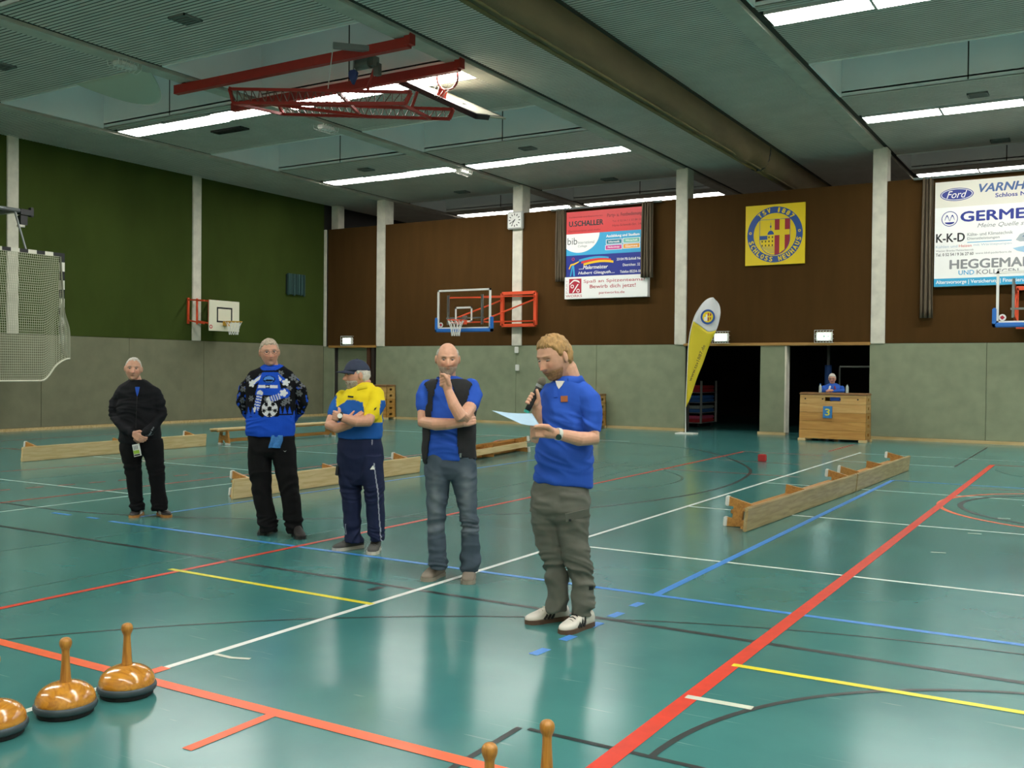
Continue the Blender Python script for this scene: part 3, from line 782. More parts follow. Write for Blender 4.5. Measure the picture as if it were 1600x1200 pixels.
# team panel
p = panel('sponsor_banner', -12.94, -10.46, 3.53, 4.13, cW, 'white advertising panel with red lettering, lowest of the left banner stack')
FP(p, 'red_square', [(-12.80, 3.68), (-12.42, 3.68), (-12.42, 4.08), (-12.80, 4.08)], cCR)
FP(p, 'white_swoosh', smooth([(-12.78, 3.95), (-12.65, 4.05), (-12.5, 4.02), (-12.47, 3.96)], 5)+smooth([(-12.49, 3.96), (-12.53, 3.99), (-12.65, 4.01), (-12.78, 3.91)], 5), cW, .002)
ringpoly(p, 'white_loop', -12.52, 3.75, .03, .052, MW, cW, .002, 20); ringpoly(p, 'white_loop', -12.70, 3.87, .03, .052, MW, cW, .002, 20)
FP(p, 'white_swoosh', [(-12.70, 3.70), (-12.66, 3.70), (-12.50, 3.93), (-12.54, 3.93)], cW, .002)
TX(p, 'WORKS', -12.9, -12.4, 3.575, 3.64, cCR, 0)
rt = text(p, 'PART', MW @ Matrix.Translation((-12.84, 3.68, .002)) @ Matrix.Rotation(math.pi/2, 4, 'Z'), 0, -.0, .38, .06, C('pale_red', 'd9b9bb'), 0)
TX(p, 'Spa\u00df an Spitzenteams?', -12.35, -10.53, 3.93, 4.04, cCR, .0); TX(p, 'Bewirb dich jetzt!', -12.16, -10.8, 3.77, 3.9, cCR, .0); TX(p, 'partworks.de', -11.88, -11.12, 3.62, 3.71, cCR, 0)
# right hand stack
X0, X1 = -3.43, -1.05
p = panel('sponsor_banner', X0, X1, 5.31, 5.89, C('cream', 'e2dfd2'), 'cream advertising panel with a blue oval, topmost of the right banner stack')
FP(p, 'oval_rim', ell(-2.98, 5.59, .345, .145, 40), cB); FP(p, 'oval_line', ell(-2.98, 5.59, .325, .128, 40), cW, .002); FP(p, 'oval', ell(-2.98, 5.59, .31, .115, 40), cB, .0025)
text(p, 'Ford', MW @ Matrix.Translation((0, 0, .004)), -3.19, 5.51, -2.77, 5.67, cW, .0, .35)
TX(p, 'VARNH', -2.53, -1.60, 5.60, 5.78, C('steel_blue', '3d5f96'), .03, .25); TX(p, 'Schloss Neu', -2.2, -1.45, 5.46, 5.55, cB, .02)
p = panel('sponsor_banner', X0, X1, 4.77, 5.31, cW, 'white advertising panel with a round blue emblem, second of the right stack')
ringpoly(p, 'emblem_ring', -3.12, 5.05, .155, .17, MW, cB, .0015)
for s in (-1, 1):
    pts = smooth([(-3.12+s*.005, 5.02), (-3.12+s*.03, 5.1), (-3.12+s*.055, 5.14), (-3.12+s*.08, 5.1), (-3.12+s*.1, 5.04)], 5)
    FP(p, 'emblem_wave', [tuple(q) for q in pts]+[(q[0], q[1]-.035) for q in pts[::-1]], cB)
FP(p, 'emblem_base', ell(-3.12, 4.975, .1, .05, 20, math.pi, 2*math.pi), cB)
TX(p, 'GERME', -2.90, -1.60, 4.97, 5.19, cB, .035); TX(p, 'Meine Quelle s', -2.55, -1.63, 4.80, 4.91, cGr, 0, .3)
p = panel('sponsor_banner', X0, X1, 4.17, 4.77, cW, 'white advertising panel lettered K-K-D, third of the right stack')
TX(p, 'K-K-D', -3.40, -2.80, 4.53, 4.72, cK, .02); TX(p, 'K\u00e4lte- und Klimatechnik', -2.75, -1.84, 4.64, 4.71, cGr, 0.005); TX(p, 'Dienstleistungen', -2.75, -2.1, 4.54, 4.61, cGr, .005)
FP(p, 'rule', [(-2.75, 4.49), (-1.86, 4.49), (-1.86, 4.505), (-2.75, 4.505)], cC)
TX(p, 'K\u00fchlen und', -3.40, -2.95, 4.40, 4.46, C('pale_blue', 'a9bccb'), 0); TX(p, 'Heizen', -2.92, -2.66, 4.40, 4.46, C('salmon', 'cf6a66'), .005); TX(p, 'mit W\u00e4rmepumpen', -2.62, -1.86, 4.40, 4.46, C('pale_blue', 'a9bccb'), 0)
TX(p, 'Werner Brenke Meisterbetrieb', -3.4, -2.62, 4.315, 4.355, cGr, 0); TX(p, 'Tel. 0 52 54 / 9 36 27 60', -3.40, -2.62, 4.215, 4.28, cK, .008); TX(p, 'www.kkd-paderborn.de', -2.58, -1.86, 4.215, 4.27, cGr, 0)
FP(p, 'glove_picture', smooth([(-1.84, 4.32), (-1.6, 4.36), (-1.3, 4.36)], 4)+[(-1.3, 4.24), (-1.6, 4.22), (-1.75, 4.26)], C('glove', '9cc3dc')); FP(p, 'van_picture', [(-1.78, 4.50), (-1.7, 4.62), (-1.5, 4.7), (-1.2, 4.7), (-1.2, 4.46), (-1.7, 4.46)], C('van', 'aab4ba')); FP(p, 'van_window', [(-1.66, 4.56), (-1.58, 4.64), (-1.48, 4.66), (-1.48, 4.56)], C('van_window', '5d7f9c'), .0025)
p = panel('sponsor_banner', X0, X1, 3.53, 4.17, cW, 'white advertising panel with grey letters and blue foot strip, lowest of right stack')
TX(p, 'HEGGEMAN', -3.11, -1.42, 3.92, 4.12, cGr, .03); TX(p, 'UND', -2.92, -2.6, 3.78, 3.88, cC, .01); TX(p, 'KOLLEGEN', -2.55, -1.72, 3.78, 3.88, cGr, .01)
FP(p, 'blue_strip', [(X0, 3.531), (X1, 3.531), (X1, 3.71), (X0, 3.71)], cC); text(p, 'Altersvorsorge | Versicherung | Finanzierung', MW @ Matrix.Translation((0, 0, .004)), -3.39, 3.565, -1.5, 3.67, cW, .012)
# club board
x0, x1, z0, z1 = -7.86, -6.38, 4.22, 5.71; cx, cz = (x0+x1)/2, (z0+z1)/2
cYc, cBc = C('club_yellow', 'f0d210', .35), C('club_blue', '1f4f9c', .3)
r = empty('club_board', (cx, YB, z0), 'square yellow club board with round blue crest lettered TSV 1887 SCHLOSS NEUHAUS', 'sign')
MB().box(x0, x1, Yp+.08, YB, z0, z1).build('board', cYc, r)
MC = frame_m((cx, Yp+.077, cz), (1, 0, 0), (0, 0, 1), (0, -1, 0))
ringpoly(r, 'crest_ring', 0, 0, .53, .69, MC, cBc, .001, 64)
def arc_text(s, rad, a_mid, step, top, h):
    n = len(s)
    for i, ch in enumerate(s):
        if ch == ' ': continue
        a = a_mid+(i-(n-1)/2)*step*(-1 if top else 1)
        c, sn = math.cos(a), math.sin(a)
        if top: ex, ey = (sn, -c), (c, sn)
        else: ex, ey = (-sn, c), (-c, -sn)
        base = rad-h/2 if top else rad+h/2
        o = (c*base, sn*base)
        L_ = Matrix(((ex[0], ey[0], 0, o[0]), (ex[1], ey[1], 0, o[1]), (0, 0, 1, .003), (0, 0, 0, 1)))
        wdt = .045 if ch in 'I1' else .085
        text(r, ch, MC @ L_, -wdt/2, 0, wdt/2, h, cYc, .045)
arc_text('TSV 1887', .61, math.pi/2-.06, .205, True, .11)
arc_text('SCHLOSS NEUHAUS', .61, -math.pi/2+.04, .187, False, .11)
for s in (-1, 1): ringpoly(r, 'crest_star', s*.61, .06, .018, .034, MC, cYc, .003, 12)
sh = [(-.37, .37), (.37, .37), (.37, -.1)]+[(.37*math.cos(t), -.1-.40*math.sin(t)) for t in [math.pi*k/20 for k in range(1, 20)]]+[(-.37, -.1)]
flat(r, 'shield_outline', [(x*1.035, y*1.03) for x, y in sh], MC, cBc, .001); flat(r, 'shield', sh, MC, cYc, .002)
right_half = [(0, .37), (.37, .37), (.37, -.1)]+[(.37*math.cos(t), -.1-.40*math.sin(t)) for t in [math.pi*k/20 for k in range(1, 11)]]
flat(r, 'red_field', right_half, MC, C('club_red', 'a82339'), .003)
flat(r, 'cross_bar', [(.12, .37), (.25, .37), (.25, -.38), (.12, -.47)], MC, cYc, .004); flat(r, 'cross_bar', [(0, -.02), (.37, -.02), (.37, .11), (0, .11)], MC, cYc, .005)
flat(r, 'castle_roof', [(-.37, -.12), (-.18, -.12), (-.18, -.02), (-.37, -.02)], MC, cBc, .003)
flat(r, 'castle_dome', ell(-.10, .0, .08, .1, 16, 0, math.pi), MC, cBc, .003); flat(r, 'castle_spire', [(-.105, .1), (-.095, .1), (-.095, .3), (-.105, .3)], MC, cBc, .003); flat(r, 'castle_spire', ell(-.1, .2, .02, .03, 12), MC, cBc, .003)
for ix in range(4):
    for iz in range(3):
        if iz == 0 and ix < 2: continue
        x = -.31+.085*ix; z = -.06-.1*iz
        flat(r, 'castle_window', [(x-.014, z-.025), (x+.014, z-.025), (x+.014, z+.02), (x-.014, z+.02)], MC, cK, .003)
for iz in range(5): flat(r, 'castle_masonry', [(-.34+.05*iz, -.3-.035*iz), (-.01, -.3-.035*iz), (-.01, -.307-.035*iz), (-.34+.05*iz, -.307-.035*iz)], MC, cBc, .003)

# drapes hanging beside the banners
m_drape = mat('drape', '5d5140', .85, var=.15, scale=4, stretch=(3, 3, .3))
def drape(x0, x1, z0, z1, y, label, folds):
    vs, fs = [], []; n = 40; mrows = 14
    for j in range(mrows+1):
        q = j/mrows; z = z1+(z0-z1)*q
        for i in range(n+1):
            t = i/n; pinch = .8+.2*q
            x = (x0+x1)/2+(x1-x0)*(t-.5)*pinch
            vs.append((x, y-.05*math.sin(t*math.pi*2*folds+.6*math.sin(q*3))-.02*math.sin(t*11+q*4), z))
    for j in range(mrows):
        for i in range(n): a = j*(n+1)+i; fs.append((a, a+1, a+n+2, a+n+1))
    o = MB().add(vs, fs).build('drape', m_drape, smooth=True); s = o.modifiers.new('solid', 'SOLIDIFY'); s.thickness = .012
    tag(o, label, 'curtain', 'narrow drapes beside the banners')
drape(-13.26, -12.93, 4.03, 6.01, YB-.1, 'narrow brown drape left of the red banner', 4)
drape(-10.62, -10.27, 4.02, 6.01, YB-.22, 'narrow brown drape overlapping the right edge of the red banner', 4)
drape(-3.72, -3.45, 2.83, 6.01, YB-.1, 'long narrow brown drape left of the cream and white banners', 3)
for a, b in ((-13.4, -10.1), (-3.9, -1.0)):
    o = MB().tube([(a, YB-.12, 6.02), (b, YB-.12, 6.02)], .03, 8).build('curtain_rail', m_steel); tag(o, 'thin grey curtain rail above the %s banners' % ('left' if a < -8 else 'right'), 'curtain rail')
# ================================================================== left wall: raised goal, practice hoop, grille
XG = -20.3
gy0, gy1 = 10.75, 13.82
r = empty('handball_goal', (XG, 12.3, 2.0), 'black and white handball goal swung up on the left wall with its net hanging', 'goal')
m_gw, m_gk = mat('goal_white', 'd8d6c8', .4), mat('goal_black', '17181b', .4)
def banded(p, q, n, name, start):
    p, q = np.array(p), np.array(q)
    for k in range(n):
        MB().bar(p+(q-p)*k/n, p+(q-p)*(k+1)/n, .085, .085, (1, 0, 0)).build(name, (m_gw, m_gk)[(k+start) % 2], r)
zt = 4.05
banded((XG, gy1-.04, zt), (XG, gy0+.04, zt), 15, 'crossbar_band', 1)
banded((XG, gy1-.0, zt+.04), (XG, gy1-.0, zt-2.0), 10, 'post_band', 1)
banded((XG, gy0+.0, zt+.04), (XG, gy0+.0, zt-2.0), 10, 'post_band', 1)
# net: a curved sheet of cords
def net_pt(u, v):
    """u along the bar 0..1 from the visible end, v down 0..1"""
    y = gy1-.12-(gy1-gy0-.24)*u+(.14*smoothstep((v-.5)/.25) if u < .5 else -.14*smoothstep((v-.5)/.25))*(1-smoothstep(min(u, 1-u)/.1))
    edge = min(u, 1-u)
    prof = smoothstep(edge/.22)
    zb = 1.72-.50*prof
    z = zt-.05-(zt-.05-zb)*v
    x = XG+.10+.30*math.sin(v*math.pi*.62)*(.35+.65*prof)
    y += (1 if u < .5 else -1)*(.05*v)*(1-prof)
    return (x, y, z)
def smoothstep(t): t = max(0., min(1., t)); return t*t*(3-2*t)
nt = MB(); NU, NV = 62, 52
for i in range(NU+1): nt.tube([net_pt(i/NU, j/26) for j in range(27)], .0055, 3, cap=False)
for j in range(NV+1): nt.tube([net_pt(i/40, j/NV) for i in range(41)], .0055, 3, cap=False)
no = nt.build('net', mat('net_cord', 'b9bba2', .8), r, smooth=True); tag(no, kind='stuff')
MB().tube([net_pt(i/40, 1) for i in range(41)], .022, 6).build('net_hem', mat('net_hem', 'd3d3bd', .7), no, smooth=True)
# side netting gathered along the visible post
gs = MB(); vs, fs = [], []
for i in range(13):
    t = i/12
    for j in range(21):
        q = j/20; a = net_pt(.0, q); w_ = .02+.40*smoothstep((q-.42)/.35)*(1-.5*q)
        vs.append((a[0]+.03+.03*math.sin(t*16), a[1]-w_*t, a[2]+.1*t*q))
for i in range(12):
    for j in range(20): k = i*21+j; fs.append((k, k+1, k+22, k+21))
m_gath = mat('gathered_net', 'a9ab95', .9)
m_gath.node_tree.nodes['Principled BSDF'].inputs['Alpha'].default_value = .5
gs.add(vs, fs).build('gathered_net', m_gath, no, smooth=True)
pipe = MB()
pz = 4.93; pipe.tube([(XG-.1, gy0, pz), (XG-.1, 13.02, pz)], .045, 10); po = pipe.build('support_tube', m_steel, r, smooth=True)
MB().tube([(XG-.1, 12.75, pz), (XG, 12.95, zt+.04)], .022, 8).build('strut', m_steel, r); MB().tube([(XG-.1, 11.5, pz), (XG, 11.6, zt+.04)], .022, 8).build('strut', m_steel, r)
k_ = MB(); k_.cbox((XG-.12, 13.02, pz-.02), (.14, .3, .12)); k_.cbox((XG-.12, 12.95, pz-.2), (.12, .16, .2)); k_.cbox((XG-.12, 13.15, pz), (.1, .06, .2)); k_.build('hinge_block', m_black, r)
MB().cbox((XG-.1, 12.9, pz-.33), (.08, .14, .05)).build('hinge_foot', m_gw, r)
for yy in (11.3, 12.85): MB().bar((XG-.1, yy, pz), (XL, yy, pz), .08, .08).build('wall_arm', m_steel, r)

# practice hoop
xb = XL+.7
r = empty('practice_hoop', (xb, 19.45, 2.56), 'small white wooden basketball board with yellow rim on the left green wall', 'basketball hoop')
MB().bbox(xb-.03, xb, 18.9, 20.0, 2.56, 3.41, .006).build('backboard', mat('board_cream', 'dedbc4', .5), r)
sq = MB()
for y0, y1, z0, z1 in ((19.17, 19.73, 3.18, 3.225), (19.17, 19.73, 2.8, 2.845), (19.17, 19.215, 2.8, 3.2), (19.685, 19.73, 2.8, 3.2)): sq.box(xb, xb+.003, y0, y1, z0, z1)
sq.build('target_square', m_black, r)
yr, zr = 19.45, 2.82
ri = MB().tube([(xb+.36+.225*math.cos(t), yr+.225*math.sin(t), zr) for t in [2*math.pi*k/24 for k in range(24)]], .014, 6, closed=True).build('rim', mat('rim_yellow', 'c9962a', .4), r, smooth=True)
MB().cbox((xb+.07, yr, zr-.05), (.14, .12, .13)).build('rim_bracket', MATS['rim_yellow'], ri)
nt = MB()
for k in range(12):
    for sg_ in (1, -1):
        pts = []
        for j in range(6):
            q = j/5; rr = .225*(1-q)+.12*q-.02*math.sin(q*3.1); an = 2*math.pi*(k+sg_*q*1.4)/12
            pts.append((xb+.36+rr*math.cos(an), yr+rr*math.sin(an), zr-.36*q))
        nt.tube(pts, .005, 4)
nt.build('net', m_white, ri)
Mk = frame_m((xb+.002, 18.96, 2.67), (0, 1, 0), (0, 0, 1), (1, 0, 0)); ringpoly(r, 'maker_mark', 0, 0, .03, .055, Mk, MATS['mark_red'], .001, 16)
for yy in (18.75, 19.05, 19.5, 19.8):
    a = MB(); a.bar((XL+.03, yy, 2.75), (XL+.03, yy, 3.47), .05, .05, (1, 0, 0)); a.bar((XL, yy, 3.42), (xb-.03, yy, 3.38), .04, .04); a.bar((XL, yy, 2.85), (xb-.03, yy, 2.75), .04, .04)
    a.build('wall_bracket', m_orange, r)

r = empty('wall_grille', (XL, 22.95, 3.85), 'dark teal bundle of hanging strips high on the left green wall', 'grille')
MB().box(XL, XL+.06, 22.56, 23.34, 3.86, 4.46).build('back_plate', mat('grille_dark', '16221f', .8), r)
for k in range(9):
    y = 22.56+.088*k+random.uniform(-.008, .008); z0 = 3.83+random.uniform(-.02, .04)
    MB().bbox(XL+.05, XL+.11+random.uniform(0, .03), y, y+.055, z0, 4.49, .008).build('strip', mat('grille_teal%d' % (k % 2), ('2f4a48', '3c5a58')[k % 2], .6), r)
for y, z in ((-14.55, 2.13), (-14.52, 1.62)):
    o = MB().bbox(y-.06, y+.06, YB-.05, YB, z-.09, z+.09, .01).build('wall_socket', m_white); tag(o, 'small white box on the grey wall padding, %s of two under the clock column' % ('upper' if z > 2 else 'lower'), 'socket')

# ================================================================== gym benches
m_bw = wood_mat('bench_plank', 'dcc493', 'c9ad76', 1.0, coat=.3)
m_bw2 = wood_mat('bench_plank_worn', 'b19a6c', '967e52', 1.0, coat=.3)
m_bo = wood_mat('bench_frame', 'b8823c', '99662a', 1.0, coat=.3)
m_rub = mat('white_rubber', 'd9d9d2', .7)
def bench(ln, plank, loc, yaw, lay, label, beam=None):
    """lay: 0 upright, +1 / -1 tipped onto its side"""
    r = empty('gym_bench', loc, label, 'bench', 'gym benches', yaw)
    W, Hh = .24, .30
    tilt = 0 if lay == 0 else lay*(math.pi/2+.10)
    Mt = Matrix.Identity(4) if lay == 0 else Matrix.Rotation(tilt, 4, 'X')
    lo = 0.
    if lay: lo = min((Mt @ Vector((0, y, z))).z for y, z in ((-W/2, Hh), (W/2, Hh), (-W/2, Hh+.035), (W/2, Hh+.035), (-.15, 0), (.15, 0)))
    Mt = Matrix.Translation((0, 0, -lo)) @ Mt
    def part(mb, nm, m, par=r): return mb.build(nm, m, par, world=False)
    part(MB().bbox(-ln/2, ln/2, -W/2, W/2, Hh, Hh+.035, .008, Mt), 'seat_plank', plank)
    part(MB().bbox(-ln/2+.3, ln/2-.3, *((-.02, .02, .05, .12) if beam is None else (-.05, .05, .04, .10)), .005, Mt), 'balance_beam', beam or m_bo)
    part(MB().box(-ln/2+.02, ln/2-.02, -.10, -.075, Hh-.03, Hh, Mt), 'rail', m_bo); part(MB().box(-ln/2+.02, ln/2-.02, .075, .10, Hh-.03, Hh, Mt), 'rail', m_bo)
    for x in (-ln/2+.28, ln/2-.28):
        Ml = Mt @ frame_m((x, 0, 0), (0, 1, 0), (0, 0, 1), (1, 0, 0))
        poly = [(-.15, .03), (-.06, .03), (-.06, .09), (.06, .09), (.06, .03), (.15, .03), (.11, Hh), (.05, Hh), (.05, Hh-.1), (-.05, Hh-.1), (-.05, Hh), (-.11, Hh)]
        lg = MB()
        for pl in ([(-.15, .03), (-.06, .03), (-.06, Hh), (-.11, Hh)], [(.06, .03), (.15, .03), (.11, Hh), (.06, Hh)], [(-.06, .09), (.06, .09), (.06, Hh-.11), (-.06, Hh-.11)]): lg.prism(pl, -.02, .02, Ml)
        l = part(lg, 'leg', m_bo)
        for s in (-1, 1): part(MB().bbox(x-.03, x+.03, s*.105-.05, s*.105+.05, 0, .04, .008, Mt), 'rubber_foot', m_rub, l)
    part(MB().prism([(-.12, .05), (.12, .05), (.10, Hh), (-.10, Hh)], -.015, .015, Mt @ frame_m((0, 0, 0), (0, 1, 0), (0, 0, 1), (1, 0, 0))), 'middle_support', m_bo)
    return r
def lay_bench(p, q, plank, side, label):
    """p, q: ends of the plank's foot line on the floor; side +1: the legs lie to the left of p->q"""
    p, q = np.array(p[:2]), np.array(q[:2]); d = q-p; ln = np.linalg.norm(d); d /= ln; n = np.array([-d[1], d[0]])
    c = (p+q)/2+n*side*.32
    yaw = math.atan2(d[1], d[0])
    return bench(ln, plank, (c[0], c[1], 0), yaw, side, label)
P1, P2, P3 = fl(1165, 832), fl(1337, 768.5), fl(1420, 735)
d_ = (P3-P1)/np.linalg.norm(P3-P1)
lay_bench(P1, P2-d_*.02, m_bw2, 1, 'wooden gym bench tipped on its side, nearer of the two at right')
lay_bench(P2+d_*.02, P3, m_bw2, 1, 'wooden gym bench tipped on its side, farther of the two at right')
lay_bench(fl(34, 722), fl(322, 697), m_bw, 1, 'pale wooden gym bench lying on its side at far left behind the man in black')
Q1, Q2, Q3 = fl(363, 781), fl(656, 738), fl(850, 701)
lay_bench(Q1, Q2, m_bw, 1, 'wooden gym bench tipped on its side behind the men in the middle')
bench(3.7, m_bo, ((Q2[0]+Q3[0])/2+.05, (Q2[1]+Q3[1])/2+.1, 0), math.atan2(Q3[1]-Q2[1]-.2, Q3[0]-Q2[0]), -1, 'gym bench on its side with frame towards us, between the two nearest men', m_bw)
rb = bench(3.7, m_bw, (-15.12, 15.45, 0), math.pi/2, 0, 'pale wooden gym bench standing upright at left behind the patterned jumper')

# ================================================================== vaulting boxes
m_v1 = wood_mat('box_wood', 'cda463', 'b98a48', .5, coat=.35)
m_v2 = wood_mat('box_wood_dark', 'c08f45', 'a8742f', .5, coat=.35)
m_lea = mat('box_leather', '8f6a45', .6, var=.15)
def vault(loc, yaw, label, nseg=5, hh=.196, ln=1.5, dp=.62, toplen=1.5, taper=.18, num=None):
    r = empty('vaulting_box', loc, label, 'vaulting box', 'vaulting boxes', yaw)
    B = lambda mb, nm, m, par=r: mb.build(nm, m, par, world=False)
    z = .06; H = nseg*hh
    def hw(zz): return dp/2*(1-taper*(zz/H)) if False else dp/2-taper*dp/2*(zz/H)
    for k in range(nseg):
        z0, z1 = z+.003, z+hh-.003; y0, y1 = hw(z0), hw(z1)
        x = ln/2
        sgm = MB()
        t = .03
        hole = k == nseg-1
        def wallp(pts): sgm.add(pts, [(0, 1, 2, 3), (7, 6, 5, 4), (0, 4, 5, 1), (1, 5, 6, 2), (2, 6, 7, 3), (3, 7, 4, 0)])
        for s in (-1, 1):
            spans = [(-x, x, 0, 1)] if not hole else [(-x, -.17, 0, 1), (.17, x, 0, 1), (-.17, .17, 0, .3), (-.17, .17, .78, 1)]
            for a, b, f0, f1 in spans:
                za, zb = z0+(z1-z0)*f0, z0+(z1-z0)*f1; ya, yb = hw(za), hw(zb)
                wallp([(a, s*ya, za), (b, s*ya, za), (b, s*yb, zb), (a, s*yb, zb), (a, s*(ya-t), za), (b, s*(ya-t), za), (b, s*(yb-t), zb), (a, s*(yb-t), zb)])
            spans = [(0, 1, -1, -.3), (0, 1, .3, 1), (0, .35, -.3, .3), (.7, 1, -.3, .3)]
            for f0, f1, g0, g1 in spans:
                za, zb = z0+(z1-z0)*f0, z0+(z1-z0)*f1; ya, yb = hw(za)-.005, hw(zb)-.005
                wallp([(s*x, ya*g0, za), (s*x, ya*g1, za), (s*x, yb*g1, zb), (s*x, yb*g0, zb), (s*(x-t), ya*g0, za), (s*(x-t), ya*g1, za), (s*(x-t), yb*g1, zb), (s*(x-t), yb*g0, zb)])
        so = B(sgm, 'box_segment', m_v1 if k >= nseg-2 else m_v2)
        z += hh
    B(MB().bbox(-x-.02, x+.02, -hw(H)-.02, hw(H)+.02, z-.005, z+.05, .02), 'padded_top', m_lea)
    ft = MB()
    for sx in (-1, 1):
        for sy in (-1, 1): ft.bbox(sx*(x-.08)-.09, sx*(x-.08)+.09, sy*(hw(0)-.05)-.06, sy*(hw(0)-.05)+.06, 0, .06, .01)
    for i, sl in enumerate(((-1, -1), (-1, 1), (1, -1), (1, 1))):
        B(MB().bbox(sl[0]*(x-.06)-.09, sl[0]*(x-.06)+.09, sl[1]*(hw(0)-.05)-.06, sl[1]*(hw(0)-.05)+.06, 0, .062, .01), 'foot', m_bw)
    for i in range(4):
        xx = -x+.12+i*(2*x-.3)/3
        B(MB().lathe([(.0, 0), (.018, 0), (.018, .012), (0, .012)], 10, frame_m((xx, -hw(H)+.004, z-.09), (1, 0, 0), (0, 0, 1), (0, -1, 0))), 'bolt', m_black)
    return r, hw, z
vb, hwf, zt3 = vault((-5.32, 23.02, 0), 0, 'wooden vaulting box with a blue number 3 sign in front of the store opening', 5, .198, 1.46, .60)
Ms = frame_m((-5.42, 23.02-.2885, .53), (1, 0, 0), (0, .0545, 1), (0, -1, .0545))
sg_ = empty('number_sign', (-5.42, 22.75, .53), 'small blue sign with yellow number 3 fixed to the vaulting box', 'sign')
MB().prism([(-.1, -.0), (.1, -.0), (.1, .27), (-.1, .27)], -.01, .012, Ms).build('sign_plate', C('sign_blue', '2a78b8'), sg_)
text(sg_, '3', Ms @ Matrix.Translation((0, 0, .014)), -.055, .06, .055, .21, C('sign_yellow', 'd8cf3a'), .02)
vault((-19.56, 23.98, 0), 0, 'wooden vaulting box against the far wall behind the man in the yellow shirt', 5, .19, 1.4, .5, taper=.12)
vault((-12.36, 23.98, 0), 0, 'wooden vaulting box against the far wall behind the man with the microphone', 4, .205, 1.4, .5, taper=.12)

# ================================================================== beach flag
Yf = 23.3
r = empty('beach_flag', (-9.0, Yf, 0), 'tall yellow and white feather flag with round crest and web address', 'flag')
Z0 = lambda x, y: onY(1040+x/4.21, 440+y/4.21, Yf)
left = [(134, 826), (140, 700), (146, 560), (152, 430), (165, 330), (190, 240), (215, 190), (250, 140), (285, 112), (315, 106)]
rightp = [(134, 826), (165, 760), (205, 640), (245, 540), (280, 440), (310, 370), (338, 310), (355, 250), (362, 195), (350, 145), (315, 106)]
def resample(p, n):
    p = [np.array(Z0(*q)) for q in p]; p = smooth(p, 8); s = np.cumsum([0]+[np.linalg.norm(p[i+1]-p[i]) for i in range(len(p)-1)])
    P = np.array(p); return [np.array([np.interp(s[-1]*k/n, s, P[:, c]) for c in range(3)]) for k in range(n+1)]
Lp, Rp = resample(left, 40), resample(rightp, 40)
rows = []
NC = 10; cc = Z0(280, 215)
def flag_pt(i, t):
    k = min(39, int(i)); f = i-k; l = Lp[k]*(1-f)+Lp[k+1]*f; q = Rp[k]*(1-f)+Rp[k+1]*f; p = l*(1-t)+q*t
    return (p[0], p[1]+.03*math.sin(t*5+i*.25)*math.sin(t*math.pi), p[2])
def split(t):
    for k in range(400):
        x, y, z = flag_pt(k*.1, t)
        if z > cc[2]-.44+.75*max(0, cc[0]+.02-x)**1.1+.25*max(0, x-cc[0]-.05): return k*.1
    return 40.
sp = [split(j/NC) for j in range(NC+1)]
for nm, m, lo_, hi_ in (('yellow_cloth', mat('flag_yellow', 'd8c424', .6), [0.]*(NC+1), sp), ('white_cloth', mat('flag_white', 'e3e3e6', .6), sp, [40.]*(NC+1))):
    NR = 24; vs = [flag_pt(lo_[j]+(hi_[j]-lo_[j])*i/NR, j/NC) for i in range(NR+1) for j in range(NC+1)]
    o = MB().add(vs, [(i*(NC+1)+j, i*(NC+1)+j+1, (i+1)*(NC+1)+j+1, (i+1)*(NC+1)+j) for i in range(NR) for j in range(NC)]).build(nm, m, r, smooth=True); s = o.modifiers.new('s', 'SOLIDIFY'); s.thickness = .004
Mf = frame_m(Z0(282, 233)-np.array([0, .05, 0]), (1, 0, 0), (0, 0, 1), (0, -1, 0))
ringpoly(r, 'crest_ring', 0, 0, .135, .185, Mf, cBc, .001, 32, 1.0); flat(r, 'crest_field', ell(0, 0, .135, .135, 28), Mf, cYc, .0015)
flat(r, 'crest_red', [(.0, .1), (.09, .08), (.08, -.06), (.0, -.11)], Mf, C('club_red', 'a82339'), .002); flat(r, 'crest_cross', [(.03, .1), (.055, .1), (.055, -.1), (.03, -.1)], Mf, cYc, .003); flat(r, 'crest_cross', [(.0, -.01), (.1, -.01), (.1, .025), (.0, .025)], Mf, cYc, .0032); flat(r, 'crest_tower', [(-.09, -.09), (-.01, -.1), (-.01, .06), (-.05, .06), (-.05, .0), (-.09, .0)], Mf, cW, .002)
a, b = Z0(168, 655), Z0(262, 420)
ang = math.atan2(b[2]-a[2], b[0]-a[0])
text(r, 'www.tsv1887.de', frame_m(a-np.array([0, .045, 0]), (math.cos(ang), 0, math.sin(ang)), (-math.sin(ang), 0, math.cos(ang)), (0, -1, 0)), 0, -.02, np.linalg.norm(b-a), .06, cK, .0)
MB().tube([(-9.02, Yf, .03)]+[tuple(p-np.array([.01, 0, 0])) for p in Lp], [.014]+[.010]*41, 6).build('pole', m_white, r)
MB().bbox(-9.2, -8.72, Yf-.28, Yf+.1, .0, .03, .008).build('base_plate', m_white, r)

